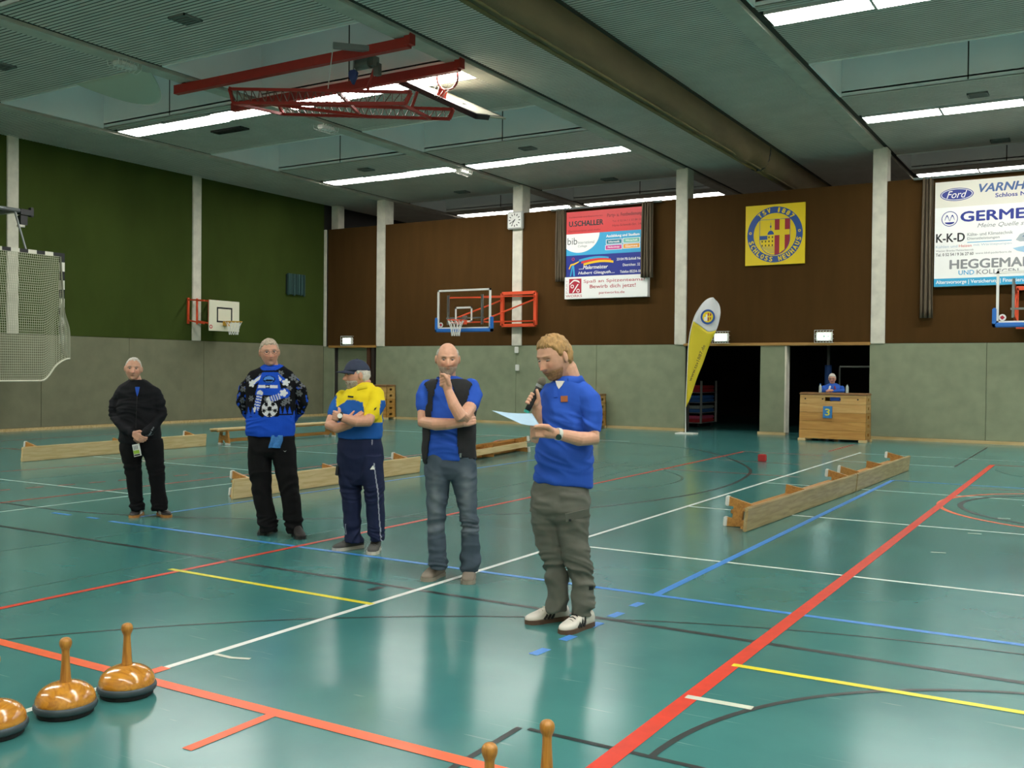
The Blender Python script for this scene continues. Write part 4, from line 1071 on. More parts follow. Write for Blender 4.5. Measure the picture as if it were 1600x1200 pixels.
# ================================================================== store room contents, small things
m_cart = mat('cart_steel', '8d8f8c', .5, .5)
r = empty('mat_trolley', (-10.2, 26.7, 0), 'steel trolley for gym mats standing just inside the store', 'trolley')
tx0, tx1, ty0, ty1 = -10.9, -9.62, 26.0, 27.2
for x in (tx0, tx1):
    for y in (ty0, ty1): MB().bar((x, y, .12), (x, y, 1.3), .05, .05, (1, 0, 0)).build('post', m_cart, r)
shz = [.14, .42, .70, .98]
for z in shz: MB().box(tx0, tx1, ty0, ty1, z-.02, z).build('shelf', m_cart, r)
for x in (tx0+.1, tx1-.1):
    for y in (ty0+.1, ty1-.1): MB().lathe([(0, -.025), (.06, -.025), (.06, .025), (0, .025)], 14, frame_m((x, y, .06), (0, 1, 0), (0, 0, 1), (1, 0, 0))).build('wheel', m_black, r)
MC_ = {'red': mat('mat_red', 'a8262c', .7), 'blue': mat('mat_blue', '2f5f9c', .7), 'grey': mat('mat_grey', '7f8b86', .7), 'pink': mat('mat_pink', 'b0486a', .7)}
stack = [('red', .14), ('pink', .235), ('blue', .42), ('grey', .52), ('blue', .70), ('blue', .80), ('red', .98), ('red', 1.08)]
nm_ = {'red': 0, 'blue': 0, 'grey': 0, 'pink': 0}
order = ['lowest', 'next', 'third', 'fourth', 'fifth', 'sixth', 'seventh', 'topmost']
for i, (c_, z) in enumerate(stack):
    o = MB().bbox(tx0+.06, tx1-.03, ty0+.03, ty1-.06, z, z+.088, .02).build('gym_mat', MC_[c_]); tag(o, 'folded %s gym mat on the store trolley, %s in the stack from below' % (c_, order[i]), 'gym mat', 'gym mats on the trolley')
r = empty('net_post', (-6.05, 25.4, 0), 'steel net post with blue padding standing in the dark store', 'post')
MB().tube([(-6.05, 25.4, 0.02), (-6.05, 25.4, 2.3)], .04, 12).build('tube', m_steel, r, smooth=True); MB().tube([(-6.05, 25.4, .3), (-6.05, 25.4, 1.75)], .09, 12).build('padding', mat('post_blue', '24457e', .6), r, smooth=True)
MB().lathe([(0, 0), (.2, 0), (.2, .02), (0, .02)], 16, Matrix.Translation((-6.05, 25.4, 0))).build('foot_plate', m_steel, r)
r = empty('rack_frame', (-5.3, 26.2, 0), 'pale horizontal bar rack in the store behind the seated person', 'rack')
MB().tube([(-5.95, 26.2, 1.72), (-4.4, 26.2, 1.72)], .022, 8).build('bar', m_wire, r); MB().tube([(-5.95, 26.2, 0), (-5.95, 26.2, 1.72)], .022, 8).build('upright', m_cart, r); MB().tube([(-4.4, 26.2, 0), (-4.4, 26.2, 1.72)], .022, 8).build('upright', m_cart, r)
c = fl(1191, 721)
o = MB().bbox(c[0]-.062, c[0]+.062, c[1]-.062, c[1]+.062, .001, .125, .01).build('foam_cube', mat('foam_red', 'a82a28', .7)); tag(o, 'small red foam cube lying on the teal floor', 'cube')

# ================================================================== curling stocks on the floor
m_sw = wood_mat('stock_wood', 'cf8f2c', 'a96a1c', 1.6, rough=.18, coat=.9, axis=1)
m_sh = wood_mat('stock_handle', 'bd8434', '96601f', 2.0, rough=.35, coat=.2, axis=2)
m_ring = mat('stock_ring', '39474d', .45); m_sole = mat('stock_sole', '14171a', .8)
def stock(p, label, lean=0.):
    r = empty('ice_stock', (p[0], p[1], 0), label, 'ice stock', 'bavarian curling stocks on the floor', random.uniform(0, 6))
    S = 40
    MB().lathe([(0, 0), (.112, 0), (.118, .005), (.118, .024), (.0, .024)], S).build('sole_plate', m_sole, r, world=False)
    MB().lathe([(.0, .022), (.124, .022), (.131, .028), (.1345, .038), (.133, .050), (.127, .056), (0, .056)], S).build('steel_ring', m_ring, r, smooth=True, world=False)
    body = [(.126, .054), (.127, .066), (.122, .085), (.11, .105), (.09, .122), (.066, .134), (.042, .141), (.026, .143), (.0, .1435)]
    MB().lathe([(a, b) for a, b in [tuple(q) for q in smooth(body, 4)]], S).build('wooden_body', m_sw, r, smooth=True, world=False)
    hd = [(.0, .138), (.0235, .138), (.0225, .16), (.020, .2), (.0175, .24), (.0165, .27), (.0175, .285), (.0225, .297), (.026, .308), (.0265, .318), (.024, .328), (.017, .336), (.008, .3395), (.0, .340)]
    MB().lathe([tuple(q) for q in smooth(hd, 3)], 24).build('handle', m_sh, r, smooth=True, world=False)
    return r
stock((-3.945, 3.03), 'honey-coloured wooden ice stock by the white line, rightmost of the three at left')
stock((-3.96, 2.72), 'honey-coloured wooden ice stock, middle of the three at left')
stock((-3.98, 2.40), 'wooden ice stock cut off by the left edge of the picture')
stock((-1.645, 2.975), 'ice stock with upright handle, right one of the two at the bottom edge')
stock((-1.70, 2.69), 'ice stock with upright handle, left one of the two at the bottom edge')
# ================================================================== people
RTh = np.array([RT[0], RT[1], 0.]); RTh /= np.linalg.norm(RTh)
FWh = np.array([FW[0], FW[1], 0.]); FWh /= np.linalg.norm(FWh)
UP = np.array([0, 0, 1.])
def unit(v): v = np.array(v, float); return v/np.linalg.norm(v)
def sstep(a, b, x):
    t = np.clip((np.asarray(x, float)-a)/(b-a), 0, 1); return t*t*(3-2*t)
def capsule(mb, pts, rs, n=14):
    pts = [np.array(p, float) for p in pts]; rs = list(rs) if isinstance(rs, (list, tuple)) else [rs]*len(pts)
    t0 = unit(pts[0]-pts[1]); t1 = unit(pts[-1]-pts[-2])
    P = [pts[0]+t0*rs[0]*.95, pts[0]+t0*rs[0]*.6]+pts+[pts[-1]+t1*rs[-1]*.6, pts[-1]+t1*rs[-1]*.95]
    Rr = [rs[0]*.3, rs[0]*.8]+rs+[rs[-1]*.8, rs[-1]*.3]
    mb.tube(P, Rr, n)
def loft(mb, rings, n=36, e=2.3):
    """rings: (centre, half width, half depth); horizontal superellipses stacked into a closed skin"""
    base = len(mb.v)
    for r_ in rings:
        c, a, b = r_[:3]; ax = r_[3] if len(r_) > 3 else RTh; ay = r_[4] if len(r_) > 4 else FWh
        for k in range(n):
            t = 2*math.pi*k/n; cx = math.copysign(abs(math.cos(t))**(2/e), math.cos(t)); cy = math.copysign(abs(math.sin(t))**(2/e), math.sin(t))
            mb.v.append(tuple(np.array(c)+ax*a*cx+ay*b*cy))
    m = len(rings)
    for i in range(m-1):
        for k in range(n): l = (k+1) % n; mb.f.append((base+i*n+k, base+i*n+l, base+(i+1)*n+l, base+(i+1)*n+k))
    mb.f.append(tuple(base+k for k in range(n))[::-1]); mb.f.append(tuple(base+(m-1)*n+k for k in range(n)))
def ellipsoid(mb, c, rx, ry, rz, X=RTh, Y=FWh, Z=UP, n=14):
    prof = [(math.cos(a), math.sin(a)) for a in [-math.pi/2+math.pi*k/10 for k in range(11)]]
    prof[0] = (.02, -1); prof[-1] = (.02, 1)
    base = len(mb.v)
    for r_, z in prof:
        for k in range(n):
            t = 2*math.pi*k/n; mb.v.append(tuple(np.array(c)+np.array(X)*rx*r_*math.cos(t)+np.array(Y)*ry*r_*math.sin(t)+np.array(Z)*rz*z))
    for i in range(10):
        for k in range(n): l = (k+1) % n; mb.f.append((base+i*n+k, base+i*n+l, base+(i+1)*n+l, base+(i+1)*n+k))
    mb.f.append(tuple(base+k for k in range(n))[::-1]); mb.f.append(tuple(base+10*n+k for k in range(n)))
def grow(mb, voxel, iters=4, fac=.5):
    """one continuous skin around overlapping closed shapes"""
    me = bpy.data.meshes.new('grow'); me.from_pydata(mb.v, [], mb.f)
    bm = bmesh.new(); bm.from_mesh(me); bmesh.ops.recalc_face_normals(bm, faces=bm.faces[:]); bm.to_mesh(me); bm.free()
    ob = bpy.data.objects.new('grow', me); COL.objects.link(ob)
    m = ob.modifiers.new('r', 'REMESH'); m.mode = 'VOXEL'; m.voxel_size = voxel
    if iters: s = ob.modifiers.new('s', 'SMOOTH'); s.iterations = iters; s.factor = fac
    dg = bpy.context.evaluated_depsgraph_get()
    out = bpy.data.meshes.new_from_object(ob.evaluated_get(dg))
    bpy.data.objects.remove(ob); bpy.data.meshes.remove(me)
    return out
def vco(me):
    a = np.empty(len(me.vertices)*3); me.vertices.foreach_get('co', a); return a.reshape(-1, 3)
def vno(me):
    a = np.empty(len(me.vertices)*3); me.vertices.foreach_get('normal', a); return a.reshape(-1, 3)
def finish(me, name, m, parent, colfn=None, wrinkle=None, keep=None, solid=0.):
    co = vco(me); no = vno(me)
    if wrinkle is not None:
        d = wrinkle(co, no); co2 = co+no*d[:, None]; me.vertices.foreach_set('co', co2.ravel()); me.update()
    if colfn is not None:
        c = colfn(co, no); a = me.color_attributes.new('col', 'FLOAT_COLOR', 'POINT')
        a.data.foreach_set('color', np.concatenate([c, np.ones((len(c), 1))], 1).ravel().astype('f4'))
    if keep is not None:
        k = keep(co, no); bm = bmesh.new(); bm.from_mesh(me); bm.verts.ensure_lookup_table()
        bmesh.ops.delete(bm, geom=[v for v in bm.verts if not k[v.index]], context='VERTS'); bm.to_mesh(me); bm.free()
    me.name = name; me.materials.clear(); me.materials.append(m)
    me.polygons.foreach_set('use_smooth', [True]*len(me.polygons))
    o = link(bpy.data.objects.new(name, me), parent)
    if solid: s = o.modifiers.new('solid', 'SOLIDIFY'); s.thickness = solid; s.offset = -1
    return o
def nz3(co, sx, sy, sz, seed=0.):
    return np.array([noise.noise(Vector((p[0]*sx+seed, p[1]*sy, p[2]*sz))) for p in co])
def cloth_wrinkle(amp=.005, sz=9., seed=0., zones=()):
    """broad folds plus tighter ones at (height, reach, strength, vertical frequency)"""
    def f(co, no):
        d = nz3(co, 7, 7, sz, seed)*amp
        for z0, rc, st, fr in zones:
            w_ = np.exp(-((co[:, 2]-z0)/rc)**2)
            d = d+w_*nz3(co, 5, 5, fr, seed+11)*st
        return d
    return f
def folds(amp=.008, seed=0., fr=(4., 4., 6.), zones=()):
    """soft ridged drapery: crests of a warped noise, stronger near the given heights (height, reach, strength)"""
    def f(co, no):
        wx = nz3(co, 2.2, 2.2, 2.2, seed+3)*.16; wz = nz3(co, 2.6, 2.6, 2.6, seed+7)*.12
        c2 = co.copy(); c2[:, 0] += wx; c2[:, 2] += wz+.35*co[:, 0]
        rdg = 1-2.4*np.abs(nz3(c2, *fr, seed))
        d = amp*(rdg-.45)+amp*.5*nz3(co, 14, 14, 18, seed)
        for z0, rc_, st in zones:
            w_ = np.exp(-((co[:, 2]-z0)/rc_)**2)
            c3 = co.copy(); c3[:, 2] += wz*1.5
            d = d+w_*st*(.55-2.0*np.abs(nz3(c3, 4.5, 4.5, 21., seed+13)))
        return d
    return f
def leg(g, zp, dd, rows):
    rows = list(rows); y, a, c, b_ = rows[0]; k = (rows[1][0]-y)
    w_ = zp(c, y)-zp(a, y)
    rows = [(y-.75*k, a+.05*(c-a), c-.05*(c-a), .118), (y, a, c, .122)]+[(q[0], q[1], q[2], q[3]*1.0) for q in rows[1:]]
    loft(g, [zp.ring(q[0], q[1], q[2], q[3], dd) for q in rows], e=2.1)
m_skin = mat('skin', 'c89a80', .5, attr='col', var=.06, scale=40, spec=.4)
m_skin.node_tree.nodes['Principled BSDF'].inputs['Subsurface Weight'].default_value = .08
m_skin.node_tree.nodes['Principled BSDF'].inputs['Subsurface Radius'].default_value = (.01, .004, .002)
m_cloth = mat('printed_cloth', '808080', .85, attr='col', bump=.15, bscale=500, spec=.25)
m_knit = mat('knit_cloth', '808080', .95, attr='col', bump=.5, bscale=260, spec=.15)
m_eye = mat('eye_white', '9c9188', .3); m_iris = mat('iris', '231f1d', .3)

# ------------------------------------------------------------------ head
def head_pos(x, y, z, wide=1., jaw=1.):
    """surface of a head (metres) for unit directions; x to its left, y forward, z up"""
    px = .0755*wide*np.sign(x)*np.abs(x)**.92
    py = np.where(y > 0, .094*np.abs(y)**.72, -.102*np.abs(y)**.9)
    pz = .119*z
    zn = np.clip(-z, 0, 1)
    px = px*(1-.20*zn**1.6/jaw)
    py = np.where(y < 0, py*(1-.42*zn), py)
    up = np.clip(z, 0, 1)
    py = np.where(y > 0, py*(1-.10*up**2), py)
    w = sstep(.15, .6, y)
    ax = np.abs(px)
    g = lambda v, s: np.exp(-(v/s)**2)
    ramp = np.clip((.024-pz)/.052, 0, 1)**1.1*sstep(-.043, -.030, pz)
    d = .026*ramp*g(px, .0115+.005*ramp)
    d = d-.011*g(ax-.031, .015)*g(pz-.014, .0105)+.006*g(ax-.027, .024)*g(pz-.034, .008)
    d = d+.004*g(ax-.043, .016)*g(pz+.020, .018)
    d = d+.008*g(px, .022)*g(pz+.056, .010)-.0065*g(px, .021)*g(pz+.0565, .0026)-.003*g(px, .02)*g(pz+.071, .006)
    d = d+.011*g(px, .024)*g(pz+.098, .014)
    py = py+d*w*1.3
    return np.stack([px, py, pz], -1)
def head_grid(nl=46, nm=72):
    th = np.linspace(-math.pi/2+.03, math.pi/2-.03, nl); ph = np.linspace(0, 2*math.pi, nm, endpoint=False)
    T_, P_ = np.meshgrid(th, ph, indexing='ij')
    return np.cos(T_)*np.sin(P_), np.cos(T_)*np.cos(P_), np.sin(T_), nl, nm
def add_grid(mb, V, nl, nm, caps=True):
    base = len(mb.v); mb.v.extend([tuple(p) for p in V.reshape(-1, 3)])
    for i in range(nl-1):
        for k in range(nm): l = (k+1) % nm; mb.f.append((base+i*nm+k, base+i*nm+l, base+(i+1)*nm+l, base+(i+1)*nm+k))
    if caps: mb.f.append(tuple(base+k for k in range(nm))[::-1]); mb.f.append(tuple(base+(nl-1)*nm+k for k in range(nm)))
class Head:
    def __init__(s, centre, yaw, pitch=0., roll=0., size=1., wide=1., jaw=1.):
        """yaw: 0 looks at us, positive turns towards the left of the picture; pitch positive looks down"""
        t0 = CAMP-np.array(centre); t0[2] = 0; t0 /= np.linalg.norm(t0); s0 = np.cross(UP, t0)
        f = t0*math.cos(yaw)-s0*math.sin(yaw); l = np.cross(UP, f)
        f2 = f*math.cos(pitch)-UP*math.sin(pitch); u2 = np.cross(f2, l)
        l2 = l*math.cos(roll)+u2*math.sin(roll); u3 = np.cross(f2, l2)
        s.c, s.X, s.Y, s.Z, s.k, s.wide, s.jaw = np.array(centre), l2, f2, u3, size, wide, jaw
        s.A = np.stack([l2, f2, u3])
    def world(s, p): return s.c+(np.asarray(p)*s.k) @ s.A
    def local(s, p): return ((np.asarray(p)-s.c) @ s.A.T)/s.k
    def add(s, mb):
        x, y, z, nl, nm = head_grid(); add_grid(mb, s.world(head_pos(x, y, z, s.wide, s.jaw)), nl, nm)
        for sg_ in (-1, 1):
            ellipsoid(mb, s.world((sg_*.0775*s.wide, -.006, .0)), .011*s.k, .021*s.k, .033*s.k, s.X, unit(s.Y+.3*sg_*s.X), s.Z)
    def shell(s, name, m, parent, mask, thick, dip=.004, rough_=.003, seed=0., fine=60):
        """hair, beard or cap: the head's own surface lifted where mask is set and sunk elsewhere"""
        x, y, z, nl, nm = head_grid(64, 110)
        P_ = head_pos(x, y, z, s.wide, s.jaw); w_ = mask(P_[..., 0], P_[..., 1], P_[..., 2])
        n_ = np.stack([x/.0755, y/.098, z/.119], -1); n_ /= np.linalg.norm(n_, axis=-1, keepdims=True)
        fl_ = P_.reshape(-1, 3)
        ns = np.array([noise.noise(Vector((p[0]*fine+seed, p[1]*fine, p[2]*fine*.6))) for p in fl_]).reshape(x.shape)
        P_ = P_+n_*(w_*(thick+rough_*ns)-dip*(1-w_))[..., None]
        mb = MB(); add_grid(mb, s.world(P_), nl, nm, False)
        keepv = (w_ > .01).reshape(-1)
        mb.f = [f for f in mb.f if any(keepv[i] for i in f)]
        used = sorted({i for f in mb.f for i in f}); mp = {o_: n for n, o_ in enumerate(used)}
        mb.v = [mb.v[i] for i in used]; mb.f = [tuple(mp[i] for i in f) for f in mb.f]
        return mb.build(name, m, parent, smooth=True)
    def eyes(s, parent, open_=1.):
        for sg_ in (-1, 1):
            e = MB(); ellipsoid(e, s.world((sg_*.031, .0765, .0125)), .0125*s.k, .0115*s.k, .0115*s.k*open_, s.X, s.Y, s.Z)
            eo = e.build('eye', m_eye, parent, smooth=True)
            i = MB(); ellipsoid(i, s.world((sg_*.031, .0848, .011)), .0078*s.k, .0048*s.k, .0076*s.k*open_, s.X, s.Y, s.Z); i.build('iris', m_iris, eo, smooth=True)
    def glasses(s, parent, m):
        g = MB()
        for sg_ in (-1, 1):
            g.tube([s.world((sg_*.033+.022*math.cos(t), .101-.012*abs(math.cos(t)) if False else .1005, .010+.015*math.sin(t))) for t in [2*math.pi*k/20 for k in range(20)]], .0017, 5, closed=True)
            g.tube([s.world((sg_*.055, .099, .015)), s.world((sg_*.078, .07, .015)), s.world((sg_*.082, -.004, .014))], .0018, 5)
        g.tube([s.world((-.011, .1035, .014)), s.world((.011, .1035, .014))], .0017, 5)
        return g.build('glasses', m, parent)
def skin_col(H, tone, lip='a8655a', brow=None, red='c9806a', stub=None, stubw=None):
    tn_, lp, rd = np.array(srgb(tone)), np.array(srgb(lip)), np.array(srgb(red))
    def f(co, no):
        L_ = H.local(co); c = np.tile(tn_, (len(co), 1))
        x, y, z = L_[:, 0], L_[:, 1], L_[:, 2]
        head = (np.abs(x) < .1) & (y > .02) & (y < .14) & (z > -.125) & (z < .14)
        def mix(w_, k): 
            nonlocal c
            w_ = (w_*head)[:, None]; c = c*(1-w_)+np.array(k)*w_
        g = lambda v, s: np.exp(-(v/s)**2)
        mix(.5*g(np.abs(x)-.04, .018)*g(z+.022, .02), rd); mix(.55*g(x, .014)*g(z+.024, .014), rd)
        if stub is not None: mix((stubw if stubw else .6)*sstep(-.035, -.05, z)*sstep(-.128, -.11, z)*(1-g(x, .018)*g(z+.056, .008)), srgb(stub))
        mix(.75*g(x, .021)*g(z+.0565, .0075), lp); mix(.8*g(x, .019)*g(z+.0565, .0022), np.array(lp)*.35)
        if brow is not None: mix(.8*g(np.abs(x)-.031, .017)*g(z-.034-.1*(.03-np.abs(np.abs(x)-.03))*0, .0048), srgb(brow))
        mix(.45*g(np.abs(x)-.031, .014)*g(z-.022, .0035), np.array(tn_)*.45)
        return c
    return f
def hand(mb, wrist, d, n, side, curl=.3, size=1., spread=.06, thumb=.5, fingers=True):
    """palm, four jointed fingers and a thumb; d: finger direction, n: the way the palm faces, side: towards the thumb"""
    d = unit(d); n = unit(np.array(n)-d*np.dot(n, d)); s = np.cross(d, n); s = s*(1 if np.dot(s, side) > 0 else -1); k = size
    w0 = np.array(wrist); curls = curl if isinstance(curl, (list, tuple)) else [curl]*4
    for i, (o, L_, rr) in enumerate(((.029, .080, .0092), (.0095, .090, .0096), (-.0105, .084, .0092), (-.029, .066, .0082))):
        kn = w0+d*.088*k+s*o*k
        capsule(mb, [w0+s*o*.55*k+d*.005*k, w0+s*o*.85*k+d*.05*k+n*.003*k, kn], [.017*k, .0165*k, .0125*k], 10)
        c_ = curls[i]; ang = 0; p = kn; pts = [p]; dd = unit(d+s*spread*(1.2-i*.8))
        for f_, bend in ((.46, .85), (.30, 1.1), (.24, .8)):
            ang += c_*bend; v = dd*math.cos(ang)+n*math.sin(ang); p = p+v*L_*f_*k; pts.append(p)
        capsule(mb, pts, [rr*1.08*k, rr*k, rr*.92*k, rr*.75*k], 10)
    tb = w0+d*.022*k+s*.028*k
    v1 = unit(s*.75+d*.65+n*.25); v2 = unit(d*(.9-thumb*.3)+s*(.35-thumb*.5)+n*thumb)
    capsule(mb, [w0+s*.012*k+d*.01*k, tb, tb+v1*.042*k, tb+v1*.042*k+v2*.032*k, tb+v1*.042*k+v2*.056*k], [.016*k, .0165*k, .0135*k, .011*k, .008*k], 10)
def core(mb, pelvis, chest, neck, hipL, kneeL, ankL, hipR, kneeR, ankR):
    capsule(mb, [pelvis, chest], [.07, .075]); capsule(mb, [chest, neck], [.06, .052])
    for h, k, a in ((hipL, kneeL, ankL), (hipR, kneeR, ankR)):
        capsule(mb, [pelvis, h], [.06, .06]); capsule(mb, [h, k, a], [.055, .042, .034])
def shoe(parent, heel, toe, up_m, sole_m, ln=None, ht=.10, wd=.098, stripes=None, laces=None, name='shoe'):
    heel, toe = np.array([heel[0], heel[1], 0.]), np.array([toe[0], toe[1], 0.])
    d = unit(toe-heel); s = np.cross(UP, d); L_ = ln or .29
    heel = (heel+toe)/2-d*L_/2
    def ringp(t, z0, hh, w_, n=18):
        c = heel+d*L_*t; out = []
        for k in range(n):
            a = 2*math.pi*k/n; cx, cz = math.cos(a), math.sin(a)
            out.append(c+s*w_*math.copysign(abs(cx)**.8, cx)+UP*(z0+hh/2+hh/2*math.copysign(abs(cz)**.8, cz)))
        return out
    mb = MB(); prof = [(.0, .020, .030, .018), (.02, .012, .080, .031), (.10, .01, ht*.98, .037), (.25, .01, ht, .038), (.40, .01, ht*.92, .039), (.55, .01, ht*.74, .043), (.70, .01, ht*.58, .047), (.84, .01, ht*.47, .045), (.94, .012, ht*.37, .034), (1.0, .018, ht*.2, .014)]
    base = 0; n = 18
    for t, z0, h, w_ in prof: mb.v.extend([tuple(p) for p in ringp(t, z0, h, w_*wd/.094)])
    for i in range(len(prof)-1):
        for k in range(n): l = (k+1) % n; mb.f.append((i*n+k, i*n+l, (i+1)*n+l, (i+1)*n+k))
    mb.f.append(tuple(range(n))[::-1]); mb.f.append(tuple((len(prof)-1)*n+k for k in range(n)))
    o = mb.build(name, up_m, parent, smooth=True)
    sm = o.modifiers.new('sub', 'SUBSURF'); sm.levels = 1; sm.render_levels = 1
    out = [(-.01, .0), (.0, .022), (.05, .034), (.18, .039), (.4, .037), (.6, .044), (.74, .050), (.87, .046), (.96, .031), (1.01, .0)]
    poly = [(L_*t, w_*wd/.094*1.04) for t, w_ in out]+[(L_*t, -w_*wd/.094*1.04) for t, w_ in out[-2:0:-1]]
    MB().prism(poly, .0, .026, frame_m(heel, d, s, UP)).build('sole', sole_m, o)
    if stripes:
        for sg_ in (-1, 1):
            for q in range(3):
                t = .46+.085*q; c = heel+d*L_*t
                a = [c+s*sg_*(.0455*wd/.094)+UP*.028+d*.006, c+s*sg_*(.0435*wd/.094)+UP*.046-d*.010, c+s*sg_*(.030*wd/.094)+UP*(ht*.84-.10*q*ht)-d*.026]
                b = MB()
                for i in range(2): b.bar(a[i]+s*sg_*.0015, a[i+1]+s*sg_*.0015, .013, .007, tuple(s))
                b.build('stripe', stripes, o)
    if laces:
        b = MB()
        for q in range(4):
            t = .48+.07*q; z = ht*(.86-.11*q); c = heel+d*L_*t+UP*(z+.010)
            b.tube([c-s*.024, c+UP*.005, c+s*.024+d*.008], .0035, 5)
        b.build('laces', laces, o)
    return o
class Z:
    """a person's working plane: points read off an enlargement of the photograph, at the person's own distance"""
    def __init__(s, ox, oy, sc, root): s.ox, s.oy, s.sc = ox, oy, sc; s.root = np.array([root[0], root[1], 0.]); s.D = depth(s.root+np.array([0, 0, CH]))
    def __call__(s, x, y, dd=0.): return atd(s.ox+x/s.sc, s.oy+y/s.sc, s.D+dd)
    def ring(s, y, x0, x1, b, dd=0.):
        a, c = s(x0, y, dd), s(x1, y, dd); return ((a+c)/2, np.linalg.norm(c-a)/2, b)
    def inv(s, co):
        """enlargement coordinates, as on a plane through the person facing us"""
        q = np.asarray(co)-CAMP; u = q @ RT/s.D*FPX+800; v = q @ DN/s.D*FPX+600
        return (u-s.ox)*s.sc, (v-s.oy)*s.sc
def person(root, label):
    return empty('person', (root[0], root[1], 0), label, 'person')
def colr(h): return np.array(srgb(h))
def plain(h): return lambda co, no: np.tile(colr(h), (len(co), 1))
def mid(a, b): return (np.array(a)+np.array(b))/2
def rc(q): return q[0]
def hit(o, x, y, zp, lift=.002):
    """point and normal on a garment seen at an enlargement point"""
    M = Matrix.Translation(o.parent.location) @ Matrix.Translation(-o.parent.location)
    d = Vector(ray(zp.ox+x/zp.sc, zp.oy+y/zp.sc)).normalized()
    ok, p, n, i = o.ray_cast(Vector(CAMP), d)
    if not ok: p = Vector(zp(x, y, -.12)); n = -d
    return np.array(p)+np.array(n)*lift, np.array(n)
def patch(parent, name, o, x, y, zp, w_, h, m, ang=0., poly=None, lift=.002):
    p, n = hit(o, x, y, zp, lift); X = unit(np.cross(UP, n)); Y = np.cross(n, X)
    X2 = X*math.cos(ang)+Y*math.sin(ang); Y2 = np.cross(n, X2)
    poly = poly or [(-w_/2, -h/2), (w_/2, -h/2), (w_/2, h/2), (-w_/2, h/2)]
    return MB().prism(poly, -.003, .003, frame_m(p, X2, Y2, n)).build(name, m, parent)
def collar(parent, c, a, b, m, h=.04, flare=1.28, front=-FWh, gap=.5, drop=.03):
    """turned-down shirt collar open at the front"""
    side = np.cross(UP, front); mb = MB(); n = 40
    for k in range(n+1):
        t = gap+(2*math.pi-2*gap)*k/n; dv = front*math.cos(t)*b+side*math.sin(t)*a
        fr = math.cos(t); z = h-.018*max(0, fr)
        mb.v += [tuple(c+dv*.98+UP*(z-.016)), tuple(c+dv*1.0+UP*z), tuple(c+dv*1.05+UP*(z-.004)), tuple(c+dv*flare+UP*(-.004-drop*max(0, fr)**2))]
    for k in range(n):
        for j in range(3): i = k*4+j; mb.f.append((i, i+4, i+5, i+1))
    o = mb.build('collar', m, parent, smooth=True); s = o.modifiers.new('s', 'SOLIDIFY'); s.thickness = .004
    return o
def hairline(px, py, pz, f=(.070, .004, -.05), recede=0.):
    pz = pz+.004*np.sin(px*190)+.003*np.sin(px*430+1)+.003*np.sin(py*300)
    line = np.interp(py, [-.11, -.04, .0, .03, .055, .1], [f[2]-.012, f[2], f[1], f[1]+.034, f[0]-.006, f[0]])
    ear = np.exp(-((py+.004)/.024)**2)*np.exp(-((pz-.0)/.036)**2)*(np.abs(px) > .05)
    return sstep(-.008, .012, pz-line)*(1-sstep(.3, .6, ear))
m_hblond = mat('hair_blond', 'a9834f', .55, var=.35, scale=60, stretch=(1, 1, .3), bump=.6, bscale=220)
m_hgrey = mat('hair_grey', 'b5b0a6', .6, var=.25, scale=60, bump=.6, bscale=220)
m_hwhite = mat('hair_white', 'cfcac0', .6, var=.2, scale=60, bump=.6, bscale=220)
m_beard = mat('beard_grey', 'b3a797', .7, var=.35, scale=80, bump=.8, bscale=240)
m_black_t = mat('black_fabric', '1a1b1e', .85, var=.15, scale=30)
m_polo = mat('polo_blue', '1c50b8', .85, bump=.2, bscale=400)
def limbs(zp, L_): return [zp(*q[:3]) for q in L_], [q[3] for q in L_]

# ------------------------------------------------------------------ the man with the microphone
hA, tA, hB, tB = fl(886, 967), fl(822, 975), fl(923, 977), fl(878, 991)
root = (hA+tA+hB+tB)/4
r = person(root, 'man in blue polo shirt and grey cargo trousers speaking into a microphone')
z = Z(760, 500, 4.445, root); zb = Z(800, 730, 4.2875, root)
tors = [z.ring(392, 500, 640, .06), z.ring(418, 462, 672, .08), z.ring(450, 425, 712, .098), z.ring(500, 393, 745, .112), z.ring(600, 374, 742, .125), z.ring(750, 358, 732, .13), z.ring(900, 347, 736, .132), z.ring(1040, 334, 740, .132)]
hem = unit(z(738, 1165)-z(320, 1112))
tors += [(mid(z(326, 1098), z(738, 1150)), .178, .13, hem), (mid(z(320, 1112), z(736, 1166)), .178, .128, hem)]
g = MB(); loft(g, tors)
capsule(g, *[limbs(z, [(668, 500, -.05, .062), (715, 560, -.08, .068), (738, 650, -.11, .060), (733, 735, -.13, .056)])[i] for i in (0, 1)])
capsule(g, *[limbs(z, [(440, 500, .09, .06), (405, 600, .07, .062), (385, 690, .05, .055)])[i] for i in (0, 1)])
me = grow(g, .008, 5)
shirt = finish(me, 'polo_shirt', m_polo, r, None, folds(.009, 1.3, (3.5, 3.5, 5.), ((1.02, .14, .016), (1.25, .08, .010))))
H5 = Head(z(474, 262, -.03), .80, .36, .05, 1.13)
b = MB(); H5.add(b)
neck = z(585, 400, .01)
capsule(b, [z(560, 330, .0), neck, z(580, 470, .0)], [.058, .060, .062])
core(b, z(530, 1060), z(560, 560), neck, zb(230, 260, .03), zb(278, 640, .03), zb(305, 940, .03), zb(400, 260, -.03), zb(440, 660, -.03), zb(465, 990, -.03))
capsule(b, [z(668, 500, -.05), z(728, 720, -.13)], [.034, .040])
capsule(b, [z(732, 740, -.13), z(742, 822, -.15), z(640, 826, -.22), z(560, 806, -.26), z(485, 790, -.29)], [.046, .045, .043, .037, .029])
capsule(b, [z(440, 500, .09), z(372, 780, .02), z(350, 815, -.02), z(348, 730, -.07), z(350, 640, -.13)], [.045, .044, .043, .038, .030])
